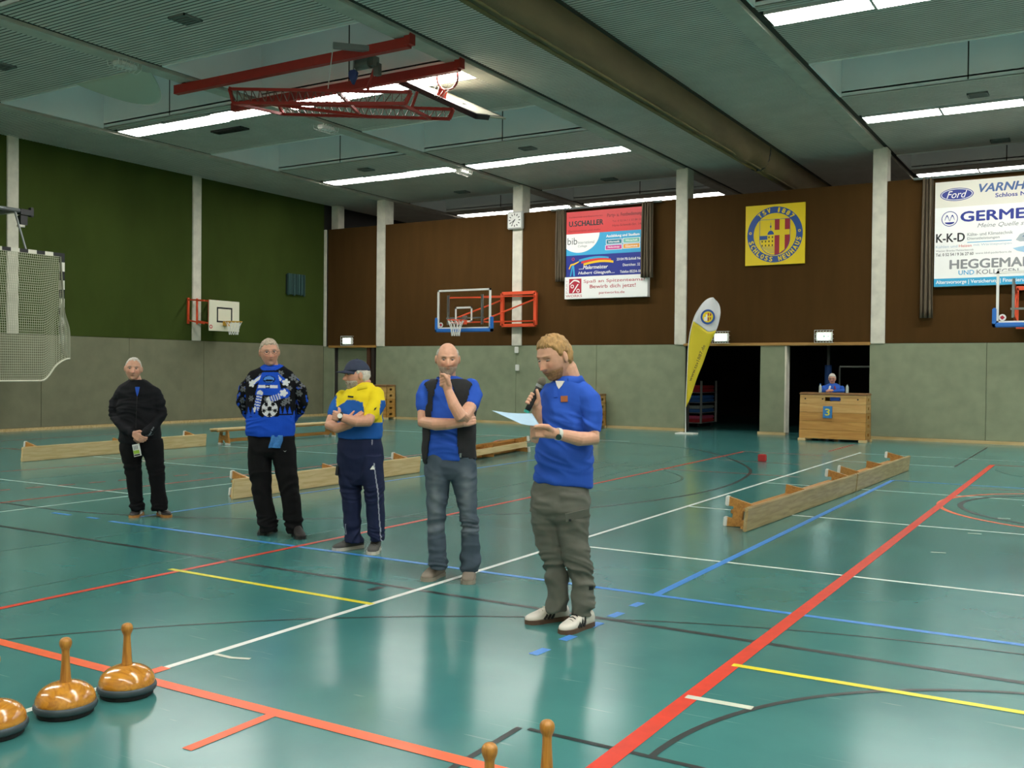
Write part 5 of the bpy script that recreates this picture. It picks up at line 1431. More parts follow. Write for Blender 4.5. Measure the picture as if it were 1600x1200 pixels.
capsule(b, [z(485, 790, -.29), z(430, 780, -.32), z(388, 776, -.335)], [.030, .037, .034])
for i in range(4): capsule(b, [z(392, 760+15*i, -.35), z(340, 752+17*i, -.375), z(318, 768+15*i, -.35), z(342, 786+11*i, -.32)], [.0125, .0115, .0105, .0095], 10)
capsule(b, [z(452, 768, -.335), z(425, 742, -.365), z(378, 735, -.392), z(332, 741, -.40)], [.020, .0165, .0135, .0095], 10)
# right hand closed round the microphone
mt, mh = z(278, 640, -.19), z(384, 430, -.185); ma = unit(mh-mt)
e1 = unit(FWh-ma*np.dot(FWh, ma)); e2 = np.cross(ma, e1); e2 = e2 if np.dot(e2, RTh) < 0 else -e2
for i in range(4):
    cpt = mt+ma*(.052+.0195*i); pts = [cpt+(e1*math.cos(a)+e2*math.sin(a))*(.0275-.001*i) for a in (-.5, .3, 1.1, 1.9, 2.7)]
    capsule(b, pts, [.0105, .0102, .0098, .0092, .0078], 10)
capsule(b, [z(350, 640, -.13), z(352, 610, -.14), mt+ma*.075+e1*.032-e2*.014], [.030, .031, .026])
capsule(b, [z(352, 610, -.14), mt+ma*.115+e1*.03-e2*.012], [.028, .020])
capsule(b, [mt+ma*.07-e2*.03, mt+ma*.10-e2*.030-e1*.014, mt+ma*.125-e2*.012-e1*.024, mt+ma*.142+e2*.004-e1*.024], [.017, .0135, .0115, .009], 10)
me = grow(b, .0036, 1, .4)
finish(me, 'body', m_skin, r, skin_col(H5, 'cf9f86', 'a5604f', '9a7448', 'cc7f68', '96694a', .62))
H5.shell('hair', m_hblond, r, lambda x, y, q: hairline(x, y, q, (.084, -.004, -.055)), .011, .004, .007, 2.)
H5.eyes(r, .35)
H5.shell('beard', mat('beard_blond', '9c7450', .7, var=.3, scale=80, bump=.6, bscale=240), r, lambda x, y, q: .9*sstep(-.040, -.054, q)*sstep(.0, .03, y)*(1-np.exp(-(x/.021)**2-((q+.0565)/.009)**2))*(1-np.exp(-(x/.012)**2-((q+.03)/.012)**2)), .0026, .004, .0012, 8.)
collar(r, z(572, 426, .0), .080, .076, m_polo, .036, 1.30, unit(-FWh-RTh*.75), .45, .045)
p, n_ = hit(shirt, 505, 462, z, .001)
MB().prism([(-.026, .034), (.030, .034), (.016, .004), (.0, -.016), (-.014, .004)], -.014, .003, frame_m(p, unit(np.cross(UP, n_)), np.cross(n_, unit(np.cross(UP, n_))), n_)).build('undershirt', mat('undershirt', 'dedcd6', .8), r)
patch(r, 'chest_badge', shirt, 541, 549, z, .042, .036, mat('badge_leather', '9a5524', .7), .05, lift=.004)
patch(r, 'placket', shirt, 480, 500, z, .022, .07, m_polo, .15, lift=.002)
tr = [zb.ring(60, 158, 512, .105), zb.ring(150, 134, 525, .124), zb.ring(225, 127, 524, .132), zb.ring(285, 140, 505, .118), zb.ring(325, 165, 485, .10), zb.ring(352, 185, 470, .085)]
g = MB(); loft(g, tr)
leg(g, zb, .035, ((280, 122, 330, .10), (430, 140, 332, .098), (530, 166, 345, .09), (640, 205, 352, .078), (720, 220, 372, .074), (800, 236, 382, .072), (880, 245, 384, .07), (935, 238, 376, .068), (968, 240, 370, .066)))
leg(g, zb, -.03, ((280, 250, 519, .105), (430, 300, 513, .1), (530, 325, 513, .092), (620, 345, 526, .085), (690, 370, 540, .078), (760, 398, 549, .075), (850, 405, 551, .073), (920, 400, 546, .07), (992, 396, 533, .068)))
me = grow(g, .008, 4)
zk, za = zb(0, 650)[2], zb(0, 960)[2]
trous = finish(me, 'cargo_trousers', mat('cargo_grey', '5d5f57', .85, var=.10, scale=6, bump=.2, bscale=300), r, None, folds(.010, 4.1, (4., 4., 9.), ((zk-.02, .10, .026), (za+.03, .10, .024), (.70, .14, .007))))
for (x, y, an, w_, h) in ((435, 318, .20, .150, .052),): fp = patch(r, 'pocket_flap', trous, x, y, zb, w_, h, MATS['cargo_grey'], an, lift=.006); patch(fp, 'snap_button', trous, 388, 352, zb, .014, .014, m_black, 0, lift=.011)
patch(r, 'strap', trous, 528, 808, zb, .028, .022, m_black, 0, lift=.004)
m_s1, m_gum = mat('shoe_white', 'd6d2c8', .55), mat('gum_sole', '5a4334', .6)
shoe(r, hA, tA, m_s1, m_gum, .30, .105, .10, m_black, m_s1); shoe(r, hB, tB, m_s1, m_gum, .30, .105, .10, m_black, m_black_t)
# wrist watch
wp = z(500, 793, -.285); wd_ = unit(z(640, 826, -.22)-z(485, 790, -.29))
wt = MB().tube([wp-wd_*.011, wp+wd_*.011], .036, 20).build('watch_strap', mat('strap_pale', 'c9cdc6', .5), r)
MB().tube([wp-FWh*.034-UP*.012, wp-FWh*.044-UP*.016], .017, 16).build('watch_face', mat('watch_green', '1d3a33', .2), wt)
# the things he holds
mc = empty('microphone', mt, 'black cordless microphone with grey head held by the speaking man', 'microphone')
MB().tube([mt+ma*.012, mt+ma*.06, mt+ma*.15, mt+ma*.165], [.0165, .0175, .0195, .0215], 20).build('grip', m_black, mc, smooth=True)
MB().tube([mt-ma*.004, mt+ma*.012], .0175, 20).build('teal_ring', mat('mic_teal', '2fa596', .4), mc)
MB().tube([mt+ma*.163, mt+ma*.18], [.022, .024], 20).build('collar_ring', m_steel, mc)
e = MB(); ellipsoid(e, mt+ma*.20, .0255, .0255, .029, e1, e2, ma, 20); e.build('mesh_head', mat('mic_mesh', '7d7768', .45, .5, bump=.8, bscale=900), mc, smooth=True)
A_, B_, C_, D_ = z(38, 630, -.50), z(316, 649, -.22), z(372, 734, -.36), z(240, 722, -.52)
vs = []; n = 14
for i in range(n+1):
    t = i/n
    for j in range(n+1):
        q = j/n; p = (A_*(1-t)+B_*t)*(1-q)+(D_*(1-t)+C_*t)*q
        vs.append(tuple(p+UP*(-.006*math.sin(t*math.pi)*(1-.3*q))))
o = MB().add(vs, [(i*(n+1)+j, (i+1)*(n+1)+j, (i+1)*(n+1)+j+1, i*(n+1)+j+1) for i in range(n) for j in range(n)]).build('paper_sheet', mat('paper', 'a3c0d4', .7), smooth=True)
s = o.modifiers.new('s', 'SOLIDIFY'); s.thickness = .0015; tag(o, 'pale blue paper sheet held open in front of the speaking man', 'paper')

# ------------------------------------------------------------------ the man with his fist at his chin
hA, tA, hB, tB = fl(688, 899), fl(666, 908), fl(736, 901), fl(730, 914)
root = (hA+tA+hB+tB)/4
r = person(root, 'balding man in black vest, blue shirt and jeans with his fist at his chin')
z = Z(630, 520, 2.927, root)
tors = [z.ring(198, 170, 245, .06), z.ring(212, 140, 278, .078), z.ring(228, 108, 312, .092), z.ring(260, 92, 328, .108), z.ring(350, 98, 326, .122), z.ring(450, 100, 322, .13), z.ring(540, 96, 327, .132), z.ring(582, 99, 332, .127)]
g = MB(); loft(g, tors)
capsule(g, *[limbs(z, [(112, 250, .0, .062), (98, 290, -.01, .066), (95, 338, -.03, .060)])[i] for i in (0, 1)])
capsule(g, *[limbs(z, [(312, 245, .0, .062), (322, 285, -.02, .064), (312, 328, -.06, .060)])[i] for i in (0, 1)])
me = grow(g, .008, 5)
shirt = finish(me, 'polo_shirt', m_polo, r, None, folds(.007, 7.3, (4, 4, 6), ((1.05, .12, .010),)))
g = MB(); loft(g, [(c, a+.016, b_+.016) for c, a, b_ in tors[1:]]+[(mid(z(92, 612), z(338, 590)), .195, .14)])
me = grow(g, .009, 4)
def vest_keep(co, no):
    X, Y = z.inv(co); front = no @ (-FWh) > -.15
    lo_, hi_ = np.interp(Y, [200, 230, 300, 400, 500, 600], [165, 160, 142, 132, 122, 112]), np.interp(Y, [200, 230, 300, 400, 500, 600], [212, 222, 246, 252, 250, 262])
    open_ = front & (X > lo_) & (X < hi_)
    arm = (((X-92)/26)**2+((Y-292)/52)**2 < 1) | (((X-330)/26)**2+((Y-285)/52)**2 < 1)
    low = Y > np.interp(X, [90, 130, 250, 340], [620, 590, 560, 578])
    top = Y < np.interp(X, [100, 175, 240, 330], [205, 205, 205, 205])
    return ~(open_ | arm | low | (top & (np.abs(X-207) < 45)))
vest = finish(me, 'vest', m_black_t, r, None, folds(.008, 9., (4, 4, 3)), vest_keep, .008)
H4 = Head(z(203, 122, -.05), -.05, .16, .0, 1.0, 1.06, 1.15)
b = MB(); H4.add(b); neck = z(203, 205, .0)
capsule(b, [z(203, 165, .0), neck, z(203, 240, .0)], [.058, .06, .062])
core(b, z(215, 580), z(213, 290), neck, z(160, 640), z(150, 870), z(158, 1050), z(280, 640), z(303, 880), z(303, 1070))
capsule(b, [z(105, 260, 0), z(96, 340, -.03), z(93, 408, -.06), z(150, 418, -.16), z(205, 417, -.21), z(268, 412, -.225)], [.05, .05, .048, .047, .042, .032])
hand(b, z(268, 412, -.225), z(330, 392, -.16)-z(268, 412, -.225), FWh*.9-UP*.1, UP, [.5, .5, .55, .6], 1.0, .02, .5)
capsule(b, [z(318, 260, 0), z(312, 330, -.06), z(276, 386, -.22), z(262, 382, -.27), z(232, 330, -.27), z(206, 265, -.245)], [.05, .05, .047, .046, .042, .032])
capsule(b, [z(206, 265, -.245), z(200, 240, -.245), z(194, 218, -.24)], [.031, .036, .034])
for i in range(4): capsule(b, [z(210, 199+13*i, -.235), z(187, 195+13*i, -.272), z(171, 201+13*i, -.255), z(178, 206+13*i, -.228)], [.0125, .0118, .0108, .0095], 10)
capsule(b, [z(208, 232, -.275), z(200, 207, -.29), z(188, 192, -.285), z(175, 190, -.265)], [.018, .0155, .0125, .0095], 10)
me = grow(b, .0038, 1, .4)
finish(me, 'body', m_skin, r, skin_col(H4, 'cf9d83', 'a3685a', '8b7a68', 'c97d66', 'b9a596', .75))
H4.shell('hair', m_hgrey, r, lambda x, y, q: hairline(x, y, q, (.16, .0, -.05))*sstep(.085, .06, q)*sstep(.05, .02, y), .007, .004, .003, 5.)
H4.shell('beard', mat('beard_short', 'b29a8a', .7, var=.25, scale=80, bump=.5, bscale=240), r, lambda x, y, q: sstep(-.034, -.05, q)*sstep(.02, .045, y)*sstep(-.125, -.11, q)*(1-np.exp(-(x/.020)**2-((q+.056)/.008)**2)), .003, .004, .0015, 8.)
H4.eyes(r, .6)
collar(r, z(204, 226, .0), .078, .074, m_polo, .04, 1.25, -FWh, .5, .03)
fr = MB()
zip_ = patch(r, 'zip', vest, 262, 560, z, .014, .03, m_steel, 0, lift=.004)
g = MB(); loft(g, [z.ring(545, 114, 320, .105), z.ring(600, 98, 335, .126), z.ring(640, 108, 325, .118), z.ring(668, 150, 285, .085)])
leg(g, z, .0, ((630, 97, 217, .105), (750, 106, 207, .093), (850, 109, 192, .076), (890, 109, 190, .073), (970, 115, 197, .074), (1050, 118, 201, .072), (1078, 118, 200, .07)))
leg(g, z, .0, ((630, 210, 337, .105), (750, 240, 336, .093), (850, 262, 341, .076), (890, 267, 343, .073), (970, 265, 351, .075), (1050, 262, 352, .074), (1092, 264, 342, .07)))
me = grow(g, .008, 4)
zk, za = z(0, 880)[2], z(0, 1070)[2]
jb, jw = colr('44515e'), colr('8d979c')
def jeans(co, no):
    X, Y = z.inv(co); w_ = .55*np.exp(-((X-150)/30)**2)*np.exp(-((Y-760)/110)**2)+.6*np.exp(-((X-292)/30)**2)*np.exp(-((Y-740)/120)**2)+.3*np.exp(-((Y-890)/22)**2)
    w_ = np.clip(w_*(.75+.5*nz3(co, 16, 16, 30)), 0, 1)[:, None]; return jb*(1-w_)+jw*w_
trous = finish(me, 'jeans', m_cloth, r, jeans, folds(.007, 3.3, (5., 5., 12.), ((zk, .07, .022), (za+.03, .07, .022), (.78, .08, .006))))
m_s2, m_s2s = mat('shoe_taupe', '80766a', .8), mat('sole_taupe', '8f8678', .7)
shoe(r, hA, tA, m_s2, m_s2s, .29, .11, .10, None, m_s2s); shoe(r, hB, tB, m_s2, m_s2s, .29, .11, .10, None, m_s2s)

# ------------------------------------------------------------------ the man with the cap
hA, tA, hB, tB = fl(566, 855), fl(521, 861), fl(590, 857), fl(580, 868)
root = (hA+tA+hB+tB)/4
r = person(root, 'bearded man in navy cap and blue and yellow shirt with folded arms looking left')
z = Z(490, 540, 3.53, root)
tors = [z.ring(203, 245, 312, .065), z.ring(220, 215, 335, .085), z.ring(245, 180, 358, .10), z.ring(285, 150, 374, .118), z.ring(340, 136, 381, .13), z.ring(400, 132, 383, .142), z.ring(460, 130, 382, .148), z.ring(512, 132, 380, .142)]
g = MB(); loft(g, tors)
capsule(g, *[limbs(z, [(345, 272, -.04, .07), (352, 320, -.10, .07), (322, 382, -.16, .066)])[i] for i in (0, 1)])
capsule(g, *[limbs(z, [(160, 285, .06, .062), (132, 330, .03, .060), (112, 378, .0, .056)])[i] for i in (0, 1)])
me = grow(g, .009, 5)
cb, cy = colr('1f5aa8'), colr('e3cc1e')
def polo3(co, no):
    X, Y = z.inv(co); bd = np.interp(X, [100, 135, 165, 200, 240, 285, 300, 379, 383, 400], [300, 340, 322, 296, 300, 312, 420, 420, 300, 300])
    back = no @ FWh > .3
    w_ = ((Y < bd) & ~((X < 150) & (Y > 275) & (X < 128+.0*Y)))
    w_ = np.where(back, Y < 290, w_)
    return np.where(w_[:, None], cy, cb)
shirt = finish(me, 'sports_shirt', m_cloth, r, polo3, folds(.007, 12.3, (4, 4, 6), ((1.1, .12, .009),)))
H3 = Head(z(238, 166, -.02), 1.22, .02, .0, 1.03)
b = MB(); H3.add(b); neck = z(276, 205, .0)
capsule(b, [z(262, 190, .0), neck, z(275, 245, .0)], [.06, .064, .066])
core(b, z(255, 560), z(260, 300), neck, z(205, 640, .03), z(212, 840, .04), z(222, 1050, .04), z(310, 640, -.03), z(337, 840, -.03), z(345, 1050, -.03))
capsule(b, [z(345, 280, -.04), z(322, 382, -.16), z(300, 416, -.22), z(230, 418, -.28), z(150, 396, -.30)], [.05, .05, .049, .046, .034])
hand(b, z(150, 396, -.30), z(95, 380, -.22)-z(150, 396, -.30), FWh, UP, [.6, .6, .65, .7], 1.0, .02, .5)
capsule(b, [z(155, 290, .05), z(112, 380, .0), z(90, 438, -.05), z(130, 455, -.17), z(200, 436, -.22)], [.048, .048, .047, .044, .036])
hand(b, z(200, 436, -.22), z(275, 378, -.19)-z(200, 436, -.22), FWh, UP, [.4, .4, .45, .5], 1.0, .02, .4)
me = grow(b, .0044, 1, .4)
finish(me, 'body', m_skin, r, skin_col(H3, 'c8957c', '9a6254', 'a8a094', 'c37c68'))
H3.shell('hair', m_hwhite, r, lambda x, y, q: hairline(x, y, q, (.15, .0, -.052))*sstep(.06, .045, q)*sstep(.045, .02, y), .013, .004, .004, 3.)
H3.shell('beard', m_beard, r, lambda x, y, q: sstep(-.032, -.050, q)*sstep(.0, .04, y)*(1-.9*np.exp(-(x/.019)**2-((q+.056)/.006)**2)), .007, .004, .006, 6.)
H3.eyes(r, .7)
m_cap = mat('cap_navy', '2b3348', .85, bump=.2, bscale=300)
cp = H3.shell('cap', m_cap, r, lambda x, y, q: sstep(.030, .044, q+.12*np.clip(-y-.02, 0, 1)*.6-.0), .017, .006, .0012, 4.)
bl = []; nb_ = 20
vs = []
for i in range(nb_+1):
    a = -1.25+2.5*i/nb_
    for j in range(6):
        q = j/5; rr = .098+.078*q*math.cos(a*.62)**1.2
        vs.append(tuple(H3.world((math.sin(a)*(.074+.012*q), math.cos(a)*rr*.98+.006, .046-.012*q-.020*(a/1.25)**2*(.4+.6*q)))))
bo = MB().add(vs, [(i*6+j, (i+1)*6+j, (i+1)*6+j+1, i*6+j+1) for i in range(nb_) for j in range(5)]).build('cap_brim', m_cap, cp, smooth=True); s = bo.modifiers.new('s', 'SOLIDIFY'); s.thickness = .004
e = MB(); ellipsoid(e, H3.world((0, -.004, .138)), .007, .007, .004); e.build('cap_button', m_cap, cp, smooth=True)
collar(r, z(272, 232, .0), .083, .08, mat('collar_yellow', 'e3cc1e', .85), .04, 1.28, unit(-FWh*.5-RTh), .45, .035)
patch(r, 'chest_print', shirt, 205, 282, z, .05, .012, m_black_t, -.1, lift=.003); patch(r, 'sleeve_print', shirt, 341, 350, z, .035, .026, m_black_t, .2, [(-.02, -.012), (0, -.004), (.016, .012), (-.006, .008)], .003)
wp = z(150, 392, -.30); wd_ = unit(z(230, 418, -.28)-z(150, 396, -.30))
wt = MB().tube([wp-wd_*.012, wp+wd_*.012], .039, 20).build('watch_strap', m_black, r)
MB().tube([wp-FWh*.036+UP*.008, wp-FWh*.047+UP*.010], .020, 16).build('watch_face', m_white, wt)
g = MB(); loft(g, [z.ring(485, 144, 370, .12), z.ring(560, 130, 384, .145), z.ring(640, 132, 385, .138), z.ring(705, 150, 370, .118), z.ring(765, 190, 330, .085)])
leg(g, z, .035, ((700, 133, 262, .11), (830, 156, 262, .095), (930, 165, 262, .085), (1000, 166, 260, .08), (1060, 170, 270, .078), (1085, 174, 276, .075)))
leg(g, z, -.03, ((700, 248, 388, .115), (830, 285, 389, .1), (930, 293, 391, .09), (1000, 300, 389, .085), (1060, 304, 386, .08), (1080, 308, 382, .077)))
me = grow(g, .0065, 6)
navy, pipe_ = colr('1a2240'), colr('9aa0ae')
def track(co, no):
    X, Y = z.inv(co); ln = np.interp(Y, [640, 700, 830, 930, 1080], [346, 354, 366, 373, 381]); w_ = (np.abs(X-ln) < 2.6) & (Y > 640) & (no @ (-FWh) > -.2)
    ln2 = (np.abs(X-333) < 2.5) & (Y < 545) & (no @ (-FWh) > 0); ln3 = (np.abs(X-np.interp(Y, [980, 1040], [182, 168])) < 2.5) & (Y > 980) & (Y < 1045)
    return np.where((w_ | ln2 | ln3)[:, None], pipe_, navy)
za = z(0, 1070)[2]
trous = finish(me, 'tracksuit_trousers', m_cloth, r, track, folds(.009, 15.3, (5, 5, 4), ((za+.04, .08, .020), (.5, .10, .010))))
patch(r, 'thigh_mark', trous, 324, 672, z, .03, .03, m_white, 0, [(-.020, -.016), (.020, -.016), (.006, .017), (-.002, .010)], .004)
ph = patch(r, 'belt_pouch', trous, 136, 690, z, .05, .08, m_black_t, 0, lift=.012)
m_s3, m_s3s = mat('shoe_grey', '4d4c49', .8), mat('sole_pale', 'b8b3a6', .6)
shoe(r, hA, tA, m_s3, m_s3s, .30, .10, .10, None, m_black_t); shoe(r, hB, tB, m_s3, m_s3s, .29, .10, .10, None, m_black_t)

# ------------------------------------------------------------------ the man in the patterned jumper
hA, tA, hB, tB = fl(430, 829), fl(406, 837), fl(459, 834), fl(474, 845)
root = (hA+tA+hB+tB)/4
r = person(root, 'tall man with glasses in a blue and black patterned football jumper, hands behind his back')
z = Z(350, 510, 3.428, root)
tors = [z.ring(205, 212, 312, .066), z.ring(222, 178, 338, .085), z.ring(242, 142, 364, .10), z.ring(270, 122, 384, .115), z.ring(330, 118, 385, .13), z.ring(420, 121, 381, .14), z.ring(500, 120, 378, .145), z.ring(560, 119, 377, .145), z.ring(586, 124, 374, .138)]
g = MB(); loft(g, tors)
capsule(g, *[limbs(z, [(150, 286, .0, .058), (112, 335, .02, .062), (97, 405, .06, .055), (118, 460, .12, .048), (150, 490, .18, .042)])[i] for i in (0, 1)])
capsule(g, *[limbs(z, [(360, 282, .0, .058), (406, 335, .02, .062), (424, 405, .06, .055), (400, 460, .12, .048), (368, 492, .18, .042)])[i] for i in (0, 1)])
me = grow(g, .0065, 5)
kK, kB, kW, kG, kL = colr('121317'), colr('1d4fc4'), colr('d4d8dc'), colr('6d7074'), colr('4f86d8')
def seg(X, Y, a, b, w_):
    a, b = np.array(a, float), np.array(b, float); d = b-a; L2 = d @ d; t = np.clip(((X-a[0])*d[0]+(Y-a[1])*d[1])/L2, 0, 1)
    return np.hypot(X-a[0]-d[0]*t, Y-a[1]-d[1]*t) < w_, t
def jumper(co, no):
    X, Y = z.inv(co); c = np.tile(kK, (len(co), 1)); front = no @ (-FWh) > -.05
    def put(m_, k): c[m_] = k
    # scattered motifs on sleeves and back
    n1 = nz3(co, 26, 26, 26, 3.); put(n1 > .33, kB); put(nz3(co, 34, 34, 34, 9.) > .42, kG)
    body = front & (X > 122) & (X < 382)
    put(body, kK)
    for fx, fy, fr in ((380, 272, 21), (140, 280, 19), (316, 252, 16), (352, 395, 20), (405, 358, 19), (110, 335, 17), (162, 385, 17), (335, 412, 15), (98, 398, 16), (425, 312, 16), (245, 388, 13), (360, 330, 13), (210, 262, 9)):
        dx, dy = X-fx, Y-fy; rr = np.hypot(dx, dy); th = np.arctan2(dy, dx); put(front & (rr < fr*(.45+.55*np.abs(np.cos(3*th)))), kG); put(front & (rr < 3), kK)
    s, t = seg(X, Y, (230, 262), (170, 305), 13); put(body & s, np.where(1, kB, kB)); s, t = seg(X, Y, (226, 262), (178, 298), 8); put(body & s, kW)
    s, t = seg(X, Y, (296, 260), (338, 296), 13); put(body & s, kB); s, t = seg(X, Y, (298, 262), (316, 284), 7); put(body & s, kW)
    for cx, cy_, sg_ in ((166, 306, -1), (344, 300, 1)):
        rr = np.hypot(X-cx, Y-cy_); th = np.arctan2(Y-cy_, X-cx); put(body & (rr < 20*(.6+.4*np.abs(np.cos(2.5*th+.4)))), kW)
    u = (Y-250)/105; put(body & (Y > 246) & (Y < 366) & (X > 218-30*u) & (X < 303+22*u), kB)
    s = ((X-258)/32)**2+((Y-284)/20)**2; put(body & (s < 1), kK); put(body & (s < .72), kL); put(body & (((X-258)/26)**2+((Y-290)/5)**2 < 1), kK)
    put(body & (Y > 314) & (Y < 330) & (X > 202) & (X < 305), kW); put(body & (np.abs(X-252) < 11) & (np.abs(Y-322) < 9), kK); put(body & (np.abs(X-252) < 6) & (np.abs(Y-322) < 5), kW)
    for a, b_ in (((212, 358), (194, 438)), ((262, 392), (328, 368))):
        s, t = seg(X, Y, a, b_, 16); put(body & s, kB); put(body & s & ((t*5.5 % 1) < .45), kW)
    put(body & (np.hypot(X-338, Y-358) < 27), kB)
    rr = np.hypot(X-334, Y-356); th = np.arctan2(Y-356, X-334); put(body & (rr < 21*(.62+.38*np.abs(np.cos(2.5*th)))), kW)
    put(body & (((X-184)/20)**2+((Y-445)/12)**2 < 1), kW)
    put((Y > 474+9*np.sin(X*.09)) & (np.abs(X-250) < 138), kB)
    put(body & (Y > 430) & (Y < 480) & (X < 205) & ((Y-425)/50 > np.abs(((X % 26)-13)/13)), kB); put(body & (Y > 430) & (Y < 480) & (X > 315) & ((Y-425)/50 > np.abs(((X % 22)-11)/11)), kB)
    s, t = seg(X, Y, (305, 468), (372, 470), 3.5); put(body & s, kK)
    bx, by = 264, 440; rr = np.hypot(X-bx, Y-by); ball = body & (rr < 44); put(ball, kK); put(body & (rr < 41.5), kW)
    for k in range(6):
        px_, py_, R0 = (bx, by, 14) if k == 0 else (bx+31*math.cos(1.57+k*1.2566), by+31*math.sin(1.57+k*1.2566), 12)
        rr2 = np.hypot(X-px_, Y-py_); th = np.arctan2(Y-py_, X-px_)+(0 if k == 0 else math.pi); put(body & (rr < 41.5) & (rr2 < R0*(.82+.18*np.cos(5*(th+1.57)))), kK)
        if k:
            s, t = seg(X, Y, (bx, by), (px_, py_), 1.6); put(body & s & (rr < 41.5), kK)
    put((Y < 236) & (np.hypot((X-258)/66, (Y-196)/46) < 1), kB)
    put((Y > 474) & (Y > 0) & ((X < 160) | (X > 350)) & (np.abs(X-250) > 128), kB)
    return c
shirt = finish(me, 'jumper', m_knit, r, jumper, folds(.007, 21.3, (4, 4, 6), ((1.0, .10, .010),)))
cr = MB().tube([z(258, 212, -.01)+RTh*.072*math.cos(t)+FWh*.070*math.sin(t)+UP*(-.018*math.sin(-t)-.006) for t in [2*math.pi*k/28 for k in range(28)]], .014, 8, closed=True).build('neckband', mat('jumper_blue', '1d4fc4', .95), r, smooth=True)
H2 = Head(z(243, 141, -.04), -.12, .08, .06, 1.05, 1.03)
b = MB(); H2.add(b); neck = z(256, 212, .0)
capsule(b, [z(250, 180, .0), neck, z(256, 245, .0)], [.058, .060, .062])
core(b, z(250, 590), z(252, 300), neck, z(195, 660), z(205, 860), z(240, 1080), z(310, 660), z(348, 870), z(385, 1090))
capsule(b, [z(165, 315, 0), z(99, 405, .06), z(150, 490, .18), z(190, 500, .2)], [.028, .028, .027, .030]); capsule(b, [z(345, 310, 0), z(422, 405, .06), z(368, 492, .18), z(330, 500, .2)], [.028, .028, .027, .030])
hand(b, z(190, 500, .2), RTh, FWh, -UP, .5); hand(b, z(330, 500, .22), -RTh, FWh, -UP, .5)
me = grow(b, .0044, 1, .4)
finish(me, 'body', m_skin, r, skin_col(H2, 'cb9880', 'a05f55', '8f8478', 'cb7c68'))
H2.shell('hair', mat('hair_sandy_grey', 'b3a390', .6, var=.25, scale=60, bump=.6, bscale=220), r, lambda x, y, q: hairline(x, y, q, (.078, .008, -.048)), .008, .004, .006, 7.)
H2.eyes(r, .75); H2.glasses(r, mat('glasses_frame', '4b4440', .3, .4))
g = MB(); loft(g, [z.ring(555, 138, 360, .112), z.ring(595, 126, 373, .128), z.ring(625, 126, 378, .132), z.ring(670, 145, 362, .115), z.ring(702, 190, 320, .085)])
leg(g, z, .0, ((660, 125, 255, .11), (760, 135, 251, .1), (850, 149, 252, .092), (950, 165, 262, .087), (1040, 184, 283, .085), (1098, 195, 286, .08)))
leg(g, z, .0, ((660, 248, 383, .11), (760, 273, 389, .1), (850, 297, 398, .092), (950, 311, 411, .087), (1040, 321, 419, .085), (1108, 334, 427, .08)))
me = grow(g, .009, 4)
za = z(0, 1080)[2]
trous = finish(me, 'black_trousers', mat('trousers_black', '111113', .9, spec=.2, var=.1, scale=10), r, None, folds(.009, 25.3, (5, 5, 4), ((za+.04, .09, .022), (.5, .1, .012))))
patch(r, 'thigh_logo', trous, 326, 668, z, .03, .012, MATS['clock_case'], .1, [(-.015, .006), (0, -.008), (.015, .004), (0, -.002)], .003)
m_s4 = mat('shoe_dark', '2f2b29', .6)
shoe(r, hA, tA, m_s4, m_black, .29, .10, .10, None, None); shoe(r, hB, tB, m_s4, m_black, .29, .10, .10, None, None)
# blue cloth tucked into his waistband
p0, n0 = hit(trous, 285, 600, z, .012)
vs = []
for i in range(9):
    for j in range(11):
        t, q = i/8, j/10
        vs.append(tuple(p0+RTh*((t-.5)*(.108+.0*q)+.006*math.sin(q*5)-.016*q)-UP*(q*.118-.03)-FWh*(.006+.007*math.sin(t*9+q*2))))
o = MB().add(vs, [(i*11+j, (i+1)*11+j, (i+1)*11+j+1, i*11+j+1) for i in range(8) for j in range(10)]).build('blue_cloth', mat('cloth_blue', '3f7cc0', .9, var=.15, scale=60), smooth=True)
s = o.modifiers.new('s', 'SOLIDIFY'); s.thickness = .006; tag(o, 'light blue cloth hanging from the waistband of the patterned jumper man', 'cloth')

# ------------------------------------------------------------------ the man in black at the left
hA, tA, hB, tB = fl(221, 803), fl(206, 810), fl(247, 803), fl(266, 810)
root = (hA+tA+hB+tB)/4
r = person(root, 'white haired man in black jacket and trousers with clasped hands, standing farthest left')
z = Z(150, 540, 4.136, root)
tors = [z.ring(222, 210, 312, .066), z.ring(242, 175, 350, .085), z.ring(262, 148, 386, .10), z.ring(292, 130, 408, .115), z.ring(360, 134, 408, .128), z.ring(450, 142, 405, .136), z.ring(550, 150, 412, .138), z.ring(630, 153, 418, .132)]
g = MB(); loft(g, tors)
capsule(g, *[limbs(z, [(158, 308, .0, .058), (126, 365, .0, .064), (120, 445, .0, .058), (170, 520, -.10, .052), (232, 572, -.17, .043)])[i] for i in (0, 1)])
capsule(g, *[limbs(z, [(384, 304, .0, .058), (414, 365, .0, .064), (420, 450, .0, .058), (375, 525, -.10, .052), (312, 572, -.17, .043)])[i] for i in (0, 1)])
me = grow(g, .009, 5)
jk, jn, jp = colr('111217'), colr('1d2030'), colr('9ea2a8')
def jacket(co, no):
    X, Y = z.inv(co); w_ = seg(X, Y, (408, 520), (384, 572), 1.6)[0] | seg(X, Y, (384, 572), (366, 580), 1.6)[0]
    c = np.where((np.hypot(X-270, (Y-330)*.8) > 0)[:, None], jk, jn); c = np.where((w_ & (no @ (-FWh) > -.1))[:, None], jp, c); return c
shirt = finish(me, 'jacket', m_cloth, r, jacket, folds(.011, 31.3, (5, 5, 7), ((1.1, .15, .012),)))
H1 = Head(z(242, 152, -.04), .06, .06, -.05, 1.0, 1.03)
b = MB(); H1.add(b); neck = z(258, 225, .0)
capsule(b, [z(248, 195, .0), neck, z(258, 260, .0)], [.056, .058, .06])
